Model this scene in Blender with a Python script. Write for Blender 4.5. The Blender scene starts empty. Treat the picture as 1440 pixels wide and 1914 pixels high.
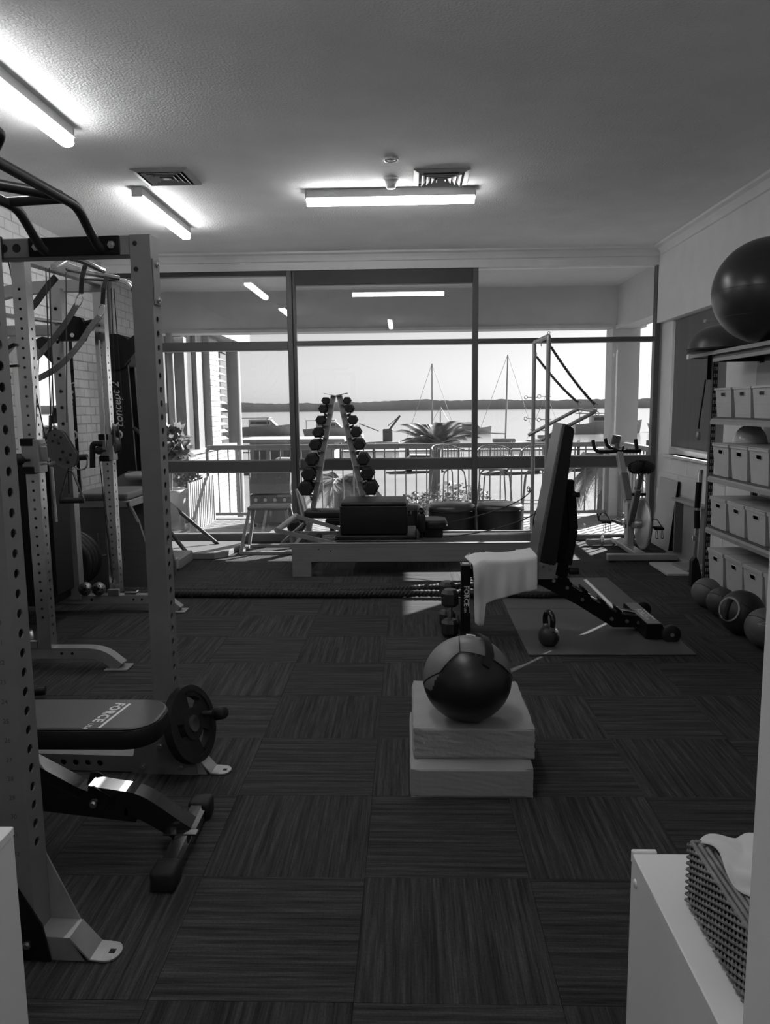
import bpy, bmesh, math, random
from math import sin, cos, pi, radians, sqrt, atan2
from mathutils import Vector, Matrix
random.seed(7)
SC = bpy.context.scene
COL = SC.collection

# ---------------------------------------------------------------- camera
cam_d = bpy.data.cameras.new('camera')
cam = bpy.data.objects.new('camera', cam_d)
COL.objects.link(cam)
cam_d.sensor_fit = 'HORIZONTAL'
cam_d.sensor_width = 36.0
cam_d.lens = 36.0 * 1439.0 / 1440.0
cam_d.clip_start = 0.02
cam_d.clip_end = 6000
yaw, pit, rol = radians(1.75), radians(7.7), radians(0.62)
fw = Vector((-sin(yaw) * cos(pit), cos(yaw) * cos(pit), -sin(pit)))
r0 = Vector((cos(yaw), sin(yaw), 0))
u0 = r0.cross(fw)
rt = r0 * cos(rol) - u0 * sin(rol)
up = u0 * cos(rol) + r0 * sin(rol)
M = Matrix((rt, up, -fw)).transposed().to_4x4()
M.translation = Vector((0, 0, 1.42))
cam.matrix_world = M
SC.camera = cam

# ---------------------------------------------------------------- light and exposure
SC.view_settings.view_transform = 'Standard'
SC.view_settings.look = 'None'
SC.view_settings.exposure = 0.0
SC.view_settings.gamma = 1.0
SC.view_settings.use_curve_mapping = False
SUN_EL, SUN_AZ = radians(27.5), radians(40)      # azimuth measured from +Y towards +X
SUN_E = 24.0
SKY_STR = 0.115
LAMP_E = 34.0
world = bpy.data.worlds.new('world')
SC.world = world
world.use_nodes = True
wn, wl = world.node_tree.nodes, world.node_tree.links
wn.clear()
sky = wn.new('ShaderNodeTexSky')
sky.sky_type = 'NISHITA'
sky.sun_disc = False
sky.sun_elevation = SUN_EL
sky.sun_rotation = SUN_AZ
sky.air_density = 1.0
sky.dust_density = 0.6
bw = wn.new('ShaderNodeRGBToBW')
bg = wn.new('ShaderNodeBackground')
wo = wn.new('ShaderNodeOutputWorld')
wl.new(sky.outputs[0], bw.inputs[0])
wl.new(bw.outputs[0], bg.inputs['Color'])
bg.inputs['Strength'].default_value = SKY_STR
wl.new(bg.outputs[0], wo.inputs[0])
sun_d = bpy.data.lights.new('sun', 'SUN')
sun_d.energy = SUN_E
sun_d.angle = radians(0.6)
sun = bpy.data.objects.new('sun', sun_d)
COL.objects.link(sun)
sd = Vector((cos(SUN_EL) * sin(SUN_AZ), cos(SUN_EL) * cos(SUN_AZ), sin(SUN_EL)))
sun.rotation_euler = sd.to_track_quat('Z', 'Y').to_euler()
sun.location = (8, 12, 9)

# ---------------------------------------------------------------- materials
MATS = {}
def mat(name, v, rough=0.5, metal=0.0, var=0.06, scale=6.0, bump=0.0, bscale=60.0, coat=0.0, spec=0.5, stretch=None):
    """grey procedural material: base value v, noise variation var, optional bump"""
    if name in MATS:
        return MATS[name]
    m = bpy.data.materials.new(name)
    m.use_nodes = True
    n, l = m.node_tree.nodes, m.node_tree.links
    p = n['Principled BSDF']
    p.inputs['Roughness'].default_value = rough
    p.inputs['Metallic'].default_value = metal
    p.inputs['Specular IOR Level'].default_value = spec
    p.inputs['Coat Weight'].default_value = coat
    tc = n.new('ShaderNodeTexCoord')
    mp = n.new('ShaderNodeMapping')
    l.new(tc.outputs['Object'], mp.inputs[0])
    if stretch:
        mp.inputs['Scale'].default_value = stretch
    nz = n.new('ShaderNodeTexNoise')
    nz.inputs['Scale'].default_value = scale
    nz.inputs['Detail'].default_value = 3
    l.new(mp.outputs[0], nz.inputs['Vector'])
    cr = n.new('ShaderNodeValToRGB')
    a, b = v * (1 - var), v * (1 + var)
    cr.color_ramp.elements[0].position = 0.3
    cr.color_ramp.elements[1].position = 0.7
    cr.color_ramp.elements[0].color = (a, a, a, 1)
    cr.color_ramp.elements[1].color = (b, b, b, 1)
    l.new(nz.outputs['Fac'], cr.inputs[0])
    l.new(cr.outputs[0], p.inputs['Base Color'])
    if bump > 0:
        nb = n.new('ShaderNodeTexNoise')
        nb.inputs['Scale'].default_value = bscale
        nb.inputs['Detail'].default_value = 4
        l.new(mp.outputs[0], nb.inputs['Vector'])
        bp = n.new('ShaderNodeBump')
        bp.inputs['Strength'].default_value = bump
        bp.inputs['Distance'].default_value = 0.01
        l.new(nb.outputs['Fac'], bp.inputs['Height'])
        l.new(bp.outputs[0], p.inputs['Normal'])
    MATS[name] = m
    return m

def emis(name, v, s):
    if name in MATS:
        return MATS[name]
    m = bpy.data.materials.new(name)
    m.use_nodes = True
    n, l = m.node_tree.nodes, m.node_tree.links
    n.clear()
    e = n.new('ShaderNodeEmission')
    e.inputs[0].default_value = (v, v, v, 1)
    e.inputs[1].default_value = s
    o = n.new('ShaderNodeOutputMaterial')
    l.new(e.outputs[0], o.inputs[0])
    MATS[name] = m
    return m

def glass_mat(name='window_glass', tint=0.93, haze=0.0):
    m = bpy.data.materials.new(name)
    m.use_nodes = True
    n, l = m.node_tree.nodes, m.node_tree.links
    n.clear()
    o = n.new('ShaderNodeOutputMaterial')
    t = n.new('ShaderNodeBsdfTransparent')
    t.inputs[0].default_value = (tint, tint, tint, 1)
    g = n.new('ShaderNodeBsdfGlossy')
    g.inputs['Roughness'].default_value = 0.0
    d = n.new('ShaderNodeBsdfDiffuse')
    d.inputs[0].default_value = (0.8, 0.8, 0.8, 1)
    f = n.new('ShaderNodeFresnel')
    geo = n.new('ShaderNodeNewGeometry')             # same reflectance from either side of the sheet
    io = n.new('ShaderNodeMapRange')
    io.inputs['To Min'].default_value = 1.5
    io.inputs['To Max'].default_value = 1 / 1.5
    l.new(geo.outputs['Backfacing'], io.inputs['Value'])
    l.new(io.outputs[0], f.inputs[0])
    nz = n.new('ShaderNodeTexNoise')
    nz.inputs['Scale'].default_value = 1.6
    nz.inputs['Detail'].default_value = 5
    mr = n.new('ShaderNodeMapRange')
    mr.inputs['From Min'].default_value = 0.45
    mr.inputs['From Max'].default_value = 0.8
    mr.inputs['To Min'].default_value = haze * 0.4
    mr.inputs['To Max'].default_value = haze * 1.6
    l.new(nz.outputs['Fac'], mr.inputs['Value'])
    m1 = n.new('ShaderNodeMixShader')
    l.new(mr.outputs[0], m1.inputs[0])
    l.new(t.outputs[0], m1.inputs[1])
    l.new(d.outputs[0], m1.inputs[2])
    m2 = n.new('ShaderNodeMixShader')
    l.new(f.outputs[0], m2.inputs[0])
    l.new(m1.outputs[0], m2.inputs[1])
    l.new(g.outputs[0], m2.inputs[2])
    l.new(m2.outputs[0], o.inputs[0])
    return m

def carpet_mat():
    m = bpy.data.materials.new('striped_carpet')
    m.use_nodes = True
    n, l = m.node_tree.nodes, m.node_tree.links
    p = n['Principled BSDF']
    p.inputs['Roughness'].default_value = 0.8
    p.inputs['Specular IOR Level'].default_value = 0.14
    tc = n.new('ShaderNodeTexCoord')
    oi = n.new('ShaderNodeObjectInfo')
    sc = n.new('ShaderNodeVectorMath'); sc.operation = 'SCALE'
    cb = n.new('ShaderNodeCombineXYZ')
    l.new(oi.outputs['Random'], cb.inputs[0]); l.new(oi.outputs['Random'], cb.inputs[1])
    l.new(cb.outputs[0], sc.inputs[0]); sc.inputs['Scale'].default_value = 37.0
    ad = n.new('ShaderNodeVectorMath'); ad.operation = 'ADD'
    l.new(tc.outputs['Object'], ad.inputs[0]); l.new(sc.outputs[0], ad.inputs[1])
    def streak(sx, sy, scale, lo, hi, a, b):
        mp = n.new('ShaderNodeMapping')
        mp.inputs['Scale'].default_value = (sx, sy, 1)
        l.new(ad.outputs[0], mp.inputs[0])
        nz = n.new('ShaderNodeTexNoise')
        nz.inputs['Scale'].default_value = scale
        nz.inputs['Detail'].default_value = 4
        nz.inputs['Roughness'].default_value = 0.65
        l.new(mp.outputs[0], nz.inputs['Vector'])
        r = n.new('ShaderNodeMapRange')
        r.inputs['From Min'].default_value = lo; r.inputs['From Max'].default_value = hi
        r.inputs['To Min'].default_value = a; r.inputs['To Max'].default_value = b
        l.new(nz.outputs['Fac'], r.inputs['Value'])
        return r.outputs[0]
    s1 = streak(60, 1.6, 1.0, 0.36, 0.64, 0.42, 1.4)      # broad streaks along the tile
    s2 = streak(260, 9, 1.0, 0.3, 0.7, 0.62, 1.38)        # single yarns
    s3 = streak(140, 140, 1.0, 0.3, 0.7, 0.8, 1.2)        # loop pile
    mu = n.new('ShaderNodeMath'); mu.operation = 'MULTIPLY'
    l.new(s1, mu.inputs[0]); l.new(s2, mu.inputs[1])
    mu2 = n.new('ShaderNodeMath'); mu2.operation = 'MULTIPLY'
    l.new(mu.outputs[0], mu2.inputs[0]); l.new(s3, mu2.inputs[1])
    vr = n.new('ShaderNodeMapRange')
    vr.inputs['To Min'].default_value = 0.88; vr.inputs['To Max'].default_value = 1.12
    l.new(oi.outputs['Random'], vr.inputs['Value'])
    mu3 = n.new('ShaderNodeMath'); mu3.operation = 'MULTIPLY'
    l.new(mu2.outputs[0], mu3.inputs[0]); l.new(vr.outputs[0], mu3.inputs[1])
    mu4 = n.new('ShaderNodeMath'); mu4.operation = 'MULTIPLY'
    l.new(mu3.outputs[0], mu4.inputs[0]); mu4.inputs[1].default_value = 0.04
    l.new(mu4.outputs[0], p.inputs['Base Color'])
    bp = n.new('ShaderNodeBump')
    bp.inputs['Strength'].default_value = 0.5; bp.inputs['Distance'].default_value = 0.003
    l.new(mu2.outputs[0], bp.inputs['Height'])
    l.new(bp.outputs[0], p.inputs['Normal'])
    return m

def weave_mat(name, v, sx, sy, bump, rough=0.6):
    """woven basket surface: brick pattern used as relief"""
    m = mat(name, v, rough, var=0.05)
    n, l = m.node_tree.nodes, m.node_tree.links
    p = n['Principled BSDF']
    tc = n.new('ShaderNodeTexCoord')
    sp = n.new('ShaderNodeSeparateXYZ'); l.new(tc.outputs['Object'], sp.inputs[0])
    ad = n.new('ShaderNodeMath'); l.new(sp.outputs[0], ad.inputs[0]); l.new(sp.outputs[1], ad.inputs[1])
    cb = n.new('ShaderNodeCombineXYZ'); l.new(ad.outputs[0], cb.inputs[0]); l.new(sp.outputs[2], cb.inputs[1])
    br = n.new('ShaderNodeTexBrick')
    br.inputs['Color1'].default_value = (1, 1, 1, 1); br.inputs['Color2'].default_value = (0.8, 0.8, 0.8, 1)
    br.inputs['Mortar'].default_value = (0, 0, 0, 1)
    br.inputs['Scale'].default_value = 1.0
    br.inputs['Mortar Size'].default_value = sy * 0.16
    br.inputs['Mortar Smooth'].default_value = 1.0
    br.inputs['Brick Width'].default_value = sx; br.inputs['Row Height'].default_value = sy
    l.new(cb.outputs[0], br.inputs['Vector'])
    bp = n.new('ShaderNodeBump'); bp.inputs['Strength'].default_value = bump; bp.inputs['Distance'].default_value = 0.004
    l.new(br.outputs['Color'], bp.inputs['Height'])
    l.new(bp.outputs[0], p.inputs['Normal'])
    return m

# ---------------------------------------------------------------- mesh helpers
def _frame(d):
    d = Vector(d).normalized()
    a = Vector((0, 0, 1)) if abs(d.z) < 0.95 else Vector((1, 0, 0))
    u = d.cross(a).normalized()
    return u, d.cross(u).normalized(), d

def fillet(pts, r, n=5, closed=False):
    """round the corners of a polyline"""
    pts = [Vector(p) for p in pts]
    out = []
    N = len(pts)
    for i, p in enumerate(pts):
        if not closed and i in (0, N - 1):
            out.append(p); continue
        a, b = pts[(i - 1) % N] - p, pts[(i + 1) % N] - p
        k = min(r, a.length * 0.49, b.length * 0.49)
        q0, q1 = p + a.normalized() * k, p + b.normalized() * k
        for j in range(n + 1):
            t = j / n
            out.append(q0 * (1 - t) ** 2 + p * 2 * t * (1 - t) + q1 * t * t)
    return out

def bez(p0, p1, p2, p3, n=12):
    p0, p1, p2, p3 = map(Vector, (p0, p1, p2, p3))
    return [p0 * (1 - t) ** 3 + p1 * 3 * t * (1 - t) ** 2 + p2 * 3 * t * t * (1 - t) + p3 * t ** 3 for t in [i / n for i in range(n + 1)]]

class MB:
    """collects shapes into one mesh"""
    def __init__(s):
        s.v, s.f, s.s = [], [], []
    def add(s, v, f, smooth=False):
        o = len(s.v)
        s.v += [Vector(p) for p in v]
        s.f += [[i + o for i in q] for q in f]
        s.s += [smooth] * len(f)
        return s
    def xf(s, m, start=0):
        for i in range(start, len(s.v)):
            s.v[i] = m @ s.v[i]
        return s
    def box(s, x0, y0, z0, x1, y1, z1, bev=0.0, seg=2, m=None):
        x0, x1 = sorted((x0, x1)); y0, y1 = sorted((y0, y1)); z0, z1 = sorted((z0, z1))
        if bev <= 0:
            v = [(x0, y0, z0), (x1, y0, z0), (x1, y1, z0), (x0, y1, z0), (x0, y0, z1), (x1, y0, z1), (x1, y1, z1), (x0, y1, z1)]
            v = [Vector(p) for p in v]
            if m: v = [m @ p for p in v]
            return s.add(v, [(0, 3, 2, 1), (4, 5, 6, 7), (0, 1, 5, 4), (1, 2, 6, 5), (2, 3, 7, 6), (3, 0, 4, 7)])
        bm = bmesh.new()
        bmesh.ops.create_cube(bm, size=1)
        for p in bm.verts:
            p.co = Vector(((x0 + x1) / 2 + p.co.x * (x1 - x0), (y0 + y1) / 2 + p.co.y * (y1 - y0), (z0 + z1) / 2 + p.co.z * (z1 - z0)))
        bmesh.ops.bevel(bm, geom=bm.edges[:], offset=min(bev, 0.49 * min(x1 - x0, y1 - y0, z1 - z0)), segments=seg, profile=0.5, affect='EDGES')
        bm.verts.index_update()
        v = [p.co.copy() for p in bm.verts]
        if m: v = [m @ p for p in v]
        s.add(v, [[q.index for q in f.verts] for f in bm.faces], seg > 1)
        bm.free()
        return s
    def obox(s, c, size, rot=(0, 0, 0), bev=0.0, seg=2):
        from mathutils import Euler
        m = Matrix.Translation(Vector(c)) @ Euler(rot).to_matrix().to_4x4()
        h = [k / 2 for k in size]
        return s.box(-h[0], -h[1], -h[2], h[0], h[1], h[2], bev, seg, m)
    def beam(s, p0, p1, w, h, upv=(0, 0, 1), bev=0.0, seg=1):
        """rectangular bar from p0 to p1: h along upv, w across"""
        p0, p1 = Vector(p0), Vector(p1)
        d = (p1 - p0); L = d.length; d.normalize()
        u = Vector(upv); u = (u - d * u.dot(d)).normalized()
        w_ = d.cross(u)
        m = Matrix((w_, d, u)).transposed().to_4x4()
        m.translation = (p0 + p1) / 2
        return s.box(-w / 2, -L / 2, -h / 2, w / 2, L / 2, h / 2, bev, seg, m)
    def cyl(s, p0, p1, r, r2=None, n=16, caps=True, smooth=True):
        p0, p1 = Vector(p0), Vector(p1)
        r2 = r if r2 is None else r2
        u, w, d = _frame(p1 - p0)
        v = []
        for k in range(n):
            a = 2 * pi * k / n
            q = u * cos(a) + w * sin(a)
            v += [p0 + q * r, p1 + q * r2]
        s.add(v, [(2 * k, 2 * ((k + 1) % n), 2 * ((k + 1) % n) + 1, 2 * k + 1) for k in range(n)], smooth)
        if caps:
            s.add([v[2 * k] for k in range(n)], [list(range(n))[::-1]])
            s.add([v[2 * k + 1] for k in range(n)], [list(range(n))])
        return s
    def tube(s, pts, r, n=8, closed=False, caps=True):
        pts = [Vector(p) for p in pts]
        N = len(pts)
        rr = r if isinstance(r, (list, tuple)) else [r] * N
        rings, u = [], None
        for i, p in enumerate(pts):
            a = pts[(i - 1) % N] if (closed or i > 0) else p
            b = pts[(i + 1) % N] if (closed or i < N - 1) else p
            d = (b - a)
            d = d.normalized() if d.length > 1e-9 else Vector((0, 0, 1))
            if u is None:
                u, w, _ = _frame(d)
            else:
                u = u - d * u.dot(d)
                u = u.normalized() if u.length > 1e-6 else _frame(d)[0]
                w = d.cross(u)
            rings.append([p + (u * cos(2 * pi * k / n) + w * sin(2 * pi * k / n)) * rr[i] for k in range(n)])
        v = [q for ring in rings for q in ring]
        f = []
        for i in range(N if closed else N - 1):
            j = (i + 1) % N
            for k in range(n):
                f.append((i * n + k, i * n + (k + 1) % n, j * n + (k + 1) % n, j * n + k))
        s.add(v, f, True)
        if caps and not closed:
            s.add(rings[0], [list(range(n))[::-1]]); s.add(rings[-1], [list(range(n))])
        return s
    def sweep(s, pts, w, h, wdir, closed=False, bev=0.0):
        """rectangular section (w along wdir, h across) swept along a path"""
        pts = [Vector(p) for p in pts]; N = len(pts)
        wd = Vector(wdir).normalized()
        ww = w if isinstance(w, (list, tuple)) else [w] * N
        hh = h if isinstance(h, (list, tuple)) else [h] * N
        prof = [(-1, -1), (1, -1), (1, 1), (-1, 1)]
        v = []
        for i, p in enumerate(pts):
            a = pts[i - 1] if i else (pts[-1] if closed else p)
            b = pts[(i + 1) % N] if (i < N - 1 or closed) else p
            d = (b - a).normalized()
            x = (wd - d * wd.dot(d)).normalized()
            nn = d.cross(x)
            for (q, t) in prof:
                v.append(p + x * (q * ww[i] / 2) + nn * (t * hh[i] / 2))
        f = []
        for i in range(N if closed else N - 1):
            j = (i + 1) % N
            for k in range(4):
                f.append((4 * i + k, 4 * i + (k + 1) % 4, 4 * j + (k + 1) % 4, 4 * j + k))
        if not closed:
            f += [(3, 2, 1, 0), (4 * N - 4, 4 * N - 3, 4 * N - 2, 4 * N - 1)]
        return s.add(v, f)
    def lathe(s, c, prof, n=24, ax=(0, 0, 1), smooth=True):
        c = Vector(c); u, w, d = _frame(ax)
        v, f = [], []
        for (r, z) in prof:
            for k in range(n):
                a = 2 * pi * k / n
                v.append(c + d * z + (u * cos(a) + w * sin(a)) * max(r, 1e-5))
        for i in range(len(prof) - 1):
            for k in range(n):
                f.append((i * n + k, i * n + (k + 1) % n, (i + 1) * n + (k + 1) % n, (i + 1) * n + k))
        return s.add(v, f, smooth)
    def sphere(s, c, r, nu=24, nv=14, sc=(1, 1, 1), t0=0.0, t1=pi):
        c = Vector(c); v, f = [], []
        for i in range(nv + 1):
            t = t0 + (t1 - t0) * i / nv
            for k in range(nu):
                a = 2 * pi * k / nu
                v.append(c + Vector((sc[0] * r * sin(t) * cos(a), sc[1] * r * sin(t) * sin(a), sc[2] * r * cos(t))))
        for i in range(nv):
            for k in range(nu):
                f.append((i * nu + k, (i + 1) * nu + k, (i + 1) * nu + (k + 1) % nu, i * nu + (k + 1) % nu))
        return s.add(v, f, True)
    def torus(s, c, R, r, ax=(0, 0, 1), n=24, k=8, a0=0, a1=2 * pi):
        u, w, d = _frame(ax); c = Vector(c)
        full = abs(a1 - a0 - 2 * pi) < 1e-6
        m = n if full else n + 1
        return s.tube([c + (u * cos(a0 + (a1 - a0) * i / n) + w * sin(a0 + (a1 - a0) * i / n)) * R for i in range(m)], r, k, closed=full)
    def prism(s, poly, o, u, w, nrm, smooth=False):
        """2D polygon (a,b) placed at o+u*a+w*b, pushed along nrm"""
        o, u, w, nn = Vector(o), Vector(u), Vector(w), Vector(nrm)
        N = len(poly)
        v = [o + u * a + w * b for a, b in poly] + [o + u * a + w * b + nn for a, b in poly]
        s.add(v, [list(range(N))[::-1], list(range(N, 2 * N))])
        return s.add(v, [(i, (i + 1) % N, N + (i + 1) % N, N + i) for i in range(N)], smooth)
    def quad(s, a, b, c, d):
        return s.add([a, b, c, d], [(0, 1, 2, 3)])
    def grid(s, fn, nu, nv, smooth=True, both=0.0):
        v = [Vector(fn(i / nu, j / nv)) for j in range(nv + 1) for i in range(nu + 1)]
        f = [(j * (nu + 1) + i, j * (nu + 1) + i + 1, (j + 1) * (nu + 1) + i + 1, (j + 1) * (nu + 1) + i) for j in range(nv) for i in range(nu)]
        return s.add(v, f, smooth)
    def holes(s, o, u, w, W, L, pitch, r, n=12, depth=0.005, start=0.0, end=None, r2=None):
        """flat face W x L (w is the long way) punched with a row of round holes"""
        o, u, w = Vector(o), Vector(u).normalized(), Vector(w).normalized()
        nn = u.cross(w)
        end = L if end is None else end
        cnt = max(0, int((end - start) / pitch + 1e-6))
        e = start + cnt * pitch
        if start > 1e-6: s.quad(o, o + u * W, o + u * W + w * start, o + w * start)
        if e < L - 1e-6: s.quad(o + w * e, o + u * W + w * e, o + u * W + w * L, o + w * L)
        per = []
        q = n // 4
        for k in range(4):
            for j in range(q):
                t = j / q
                per.append([(W / 2, pitch * (t - 0.5)), (W / 2 - W * t, pitch / 2), (-W / 2, pitch * (0.5 - t)), (-W / 2 + W * t, -pitch / 2)][k])
        ang = [atan2(b / pitch, a / W) for a, b in per]
        N = len(per)
        for i in range(cnt):
            c = o + u * (W / 2) + w * (start + (i + 0.5) * pitch)
            outer = [c + u * a + w * b for a, b in per]
            inner = [c + (u * cos(t) + w * sin(t)) * r for t in ang]
            deep = [p - nn * depth for p in inner]
            v = outer + inner + deep
            s.add(v, [(k, (k + 1) % N, N + (k + 1) % N, N + k) for k in range(N)] + [(N + k, N + (k + 1) % N, 2 * N + (k + 1) % N, 2 * N + k) for k in range(N)])
        return s
    def post(s, x0, y0, z0, x1, y1, z1, perf={}):
        """hollow square upright; perf: side -> (pitch, r, start, end)"""
        W, D, L = x1 - x0, y1 - y0, z1 - z0
        sides = {'y-': ((x0, y0, z0), (1, 0, 0), W), 'x+': ((x1, y0, z0), (0, 1, 0), D),
                 'y+': ((x1, y1, z0), (-1, 0, 0), W), 'x-': ((x0, y1, z0), (0, -1, 0), D)}
        for k, (o, u, wd) in sides.items():
            if k in perf:
                p = perf[k]
                s.holes(o, u, (0, 0, 1), wd, L, p[0], p[1], p[4] if len(p) > 4 else 8, 0.004, p[2], p[3])
            else:
                o, u = Vector(o), Vector(u)
                s.quad(o, o + u * wd, o + u * wd + Vector((0, 0, L)), o + Vector((0, 0, L)))
        s.quad((x0, y0, z1), (x1, y0, z1), (x1, y1, z1), (x0, y1, z1))
        s.quad((x0, y1, z0), (x1, y1, z0), (x1, y0, z0), (x0, y0, z0))
        return s
    def text(s, body, o, u, w, size, depth=0.001, shear=0.0, ls=1.0, bold=0.0):
        """raised lettering starting at o, reading along u, letter height along w"""
        c = bpy.data.curves.new('lettering', 'FONT')
        c.body = body; c.size = 1.0; c.extrude = 0.0; c.shear = shear; c.space_character = ls; c.offset = bold
        c.resolution_u = 2
        ob = bpy.data.objects.new('lettering', c)
        me = bpy.data.meshes.new_from_object(ob)
        o, u, w = Vector(o), Vector(u).normalized(), Vector(w).normalized()
        nn = u.cross(w)
        v = [o + u * (p.co.x * size) + w * (p.co.y * size) + nn * depth for p in me.vertices]
        s.add(v, [list(p.vertices) for p in me.polygons])
        bpy.data.meshes.remove(me); bpy.data.objects.remove(ob); bpy.data.curves.remove(c)
        return s
    def mesh(s, name, m):
        me = bpy.data.meshes.new(name)
        me.from_pydata([tuple(p) for p in s.v], [], s.f)
        me.polygons.foreach_set('use_smooth', s.s)
        me.materials.append(m)
        me.update()
        return me

def rootmat(o):
    while o.parent: o = o.parent
    return Matrix.Translation(o.location) @ o.rotation_euler.to_matrix().to_4x4()

def put(name, mb, m, parent=None, label=None, cat=None, group=None, kind=None, world=True):
    """link a collected shape as one mesh object; geometry given in world coordinates unless world=False"""
    if parent is not None and world:
        mb.xf(rootmat(parent).inverted())
    o = bpy.data.objects.new(name, mb.mesh(name, m))
    COL.objects.link(o)
    if parent is not None: o.parent = parent
    elif world and kind is None:                       # top-level thing of one mesh: origin at its base
        xs = [p.co for p in o.data.vertices]
        c = Vector(((min(p.x for p in xs) + max(p.x for p in xs)) / 2, (min(p.y for p in xs) + max(p.y for p in xs)) / 2, min(p.z for p in xs)))
        o.data.transform(Matrix.Translation(-c)); o.location = c
    if label: o['label'] = label
    if cat: o['category'] = cat
    if group: o['group'] = group
    if kind: o['kind'] = kind
    return o

def thing(name, label, cat, loc=(0, 0, 0), rz=0.0, group=None, kind=None):
    o = bpy.data.objects.new(name, None)
    COL.objects.link(o)
    o.empty_display_size = 0.1
    o.location = loc; o.rotation_euler = (0, 0, rz)
    if label: o['label'] = label
    if cat: o['category'] = cat
    if group: o['group'] = group
    if kind: o['kind'] = kind
    return o

def dup(root, loc, rz=None, label=None, group=None):
    """copy a thing with its parts and sub-parts"""
    r = root.copy(); COL.objects.link(r)
    r.location = loc
    if rz is not None: r.rotation_euler = (0, 0, rz)
    if label: r['label'] = label
    if group: r['group'] = group
    for ch in root.children:
        c = ch.copy(); COL.objects.link(c); c.parent = r
        for g in ch.children:
            d = g.copy(); COL.objects.link(d); d.parent = c
    return r

def struct(name, mb, m, parent=None):
    return put(name, mb, m, parent, kind='structure' if parent is None else None)

# palette
M_wall = mat('painted_wall', 0.74, 0.75, var=0.03, bump=0.08, bscale=90)
M_ceil = mat('textured_ceiling', 0.8, 0.9, var=0.04, scale=3, bump=0.55, bscale=75)
M_brick = mat('painted_brick', 0.58, 0.7, var=0.07, scale=9, bump=0.25, bscale=70)
M_mortar = mat('painted_mortar', 0.46, 0.9, var=0.08, bump=0.3)
M_frame = mat('anodised_frame', 0.10, 0.42, 0.35, var=0.05)
M_frame2 = mat('pale_frame', 0.34, 0.4, 0.3, var=0.05)
M_steel = mat('grey_powder_steel', 0.16, 0.5, 0.15, var=0.05, scale=14)
M_white = mat('white_laminate', 0.84, 0.35, var=0.02)
M_black = mat('black_powder_coat', 0.008, 0.5, var=0.15, scale=30, spec=0.13)
M_gloss = mat('black_gloss_steel', 0.012, 0.16, 0.3, var=0.1, coat=0.6)
M_rubber = mat('black_rubber', 0.013, 0.6, var=0.15, scale=20, bump=0.1, spec=0.3)
M_vinyl = mat('black_vinyl', 0.012, 0.42, var=0.12, scale=12, bump=0.15, bscale=160, spec=0.25)
M_chrome = mat('chrome', 0.72, 0.16, 1.0, var=0.05)
M_dull = mat('dull_chrome', 0.55, 0.3, 1.0, var=0.12, scale=20)
M_silver = mat('silver_paint', 0.36, 0.38, 0.55, var=0.08, scale=16)
M_letter = mat('white_print', 0.72, 0.6, var=0.02)
M_wood = mat('reformer_timber', 0.2, 0.45, var=0.12, scale=3, stretch=(1, 14, 14))
M_glass = glass_mat('window_glass', 0.95, 0.03)
M_brick_out = mat('outside_brick', 0.36, 0.8, var=0.08, scale=9, bump=0.25, bscale=70)
M_mortar_out = mat('outside_mortar', 0.26, 0.9, var=0.08, bump=0.3)
M_nb = mat('neighbour_paint', 0.24, 0.8, var=0.05)

# ================================================================ ROOM SHELL
XL, XR, YF, YB, ZC = -3.155, 2.62, 8.2, 0.6, 3.0
floor = struct('floor', MB().box(-3.3, -2.7, -0.2, 2.8, 8.26, -0.008), mat('floor_screed', 0.03, 0.9))
M_carpet = carpet_mat()
TL = 0.4985
def tile_mesh(w, l):
    return MB().box(-w / 2, -l / 2, -0.0075, w / 2, l / 2, 0.0).mesh('carpet_tile', M_carpet)
tm_full = tile_mesh(TL, TL)
for i in range(-6, 6):
    for j in range(-3, 12):
        x, y = -0.14 + 0.5 * i + 0.25, 2.177 + 0.5 * j + 0.25
        o = bpy.data.objects.new('carpet_tile', tm_full)
        rot = 0 if (i + j) % 2 else pi / 2
        if i == 5:                                   # cut tiles along the right wall
            w = XR - 2.361
            o.data = tile_mesh(w, TL) if rot == 0 else tile_mesh(TL, w)
            x = 2.361 + w / 2
        COL.objects.link(o); o.parent = floor
        o.location = (x, y, random.uniform(-0.0004, 0.0004)); o.rotation_euler = (0, 0, rot)

ceiling = struct('ceiling', MB().box(-3.3, -2.7, ZC, 2.8, 8.3, ZC + 0.2), M_ceil)

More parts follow.
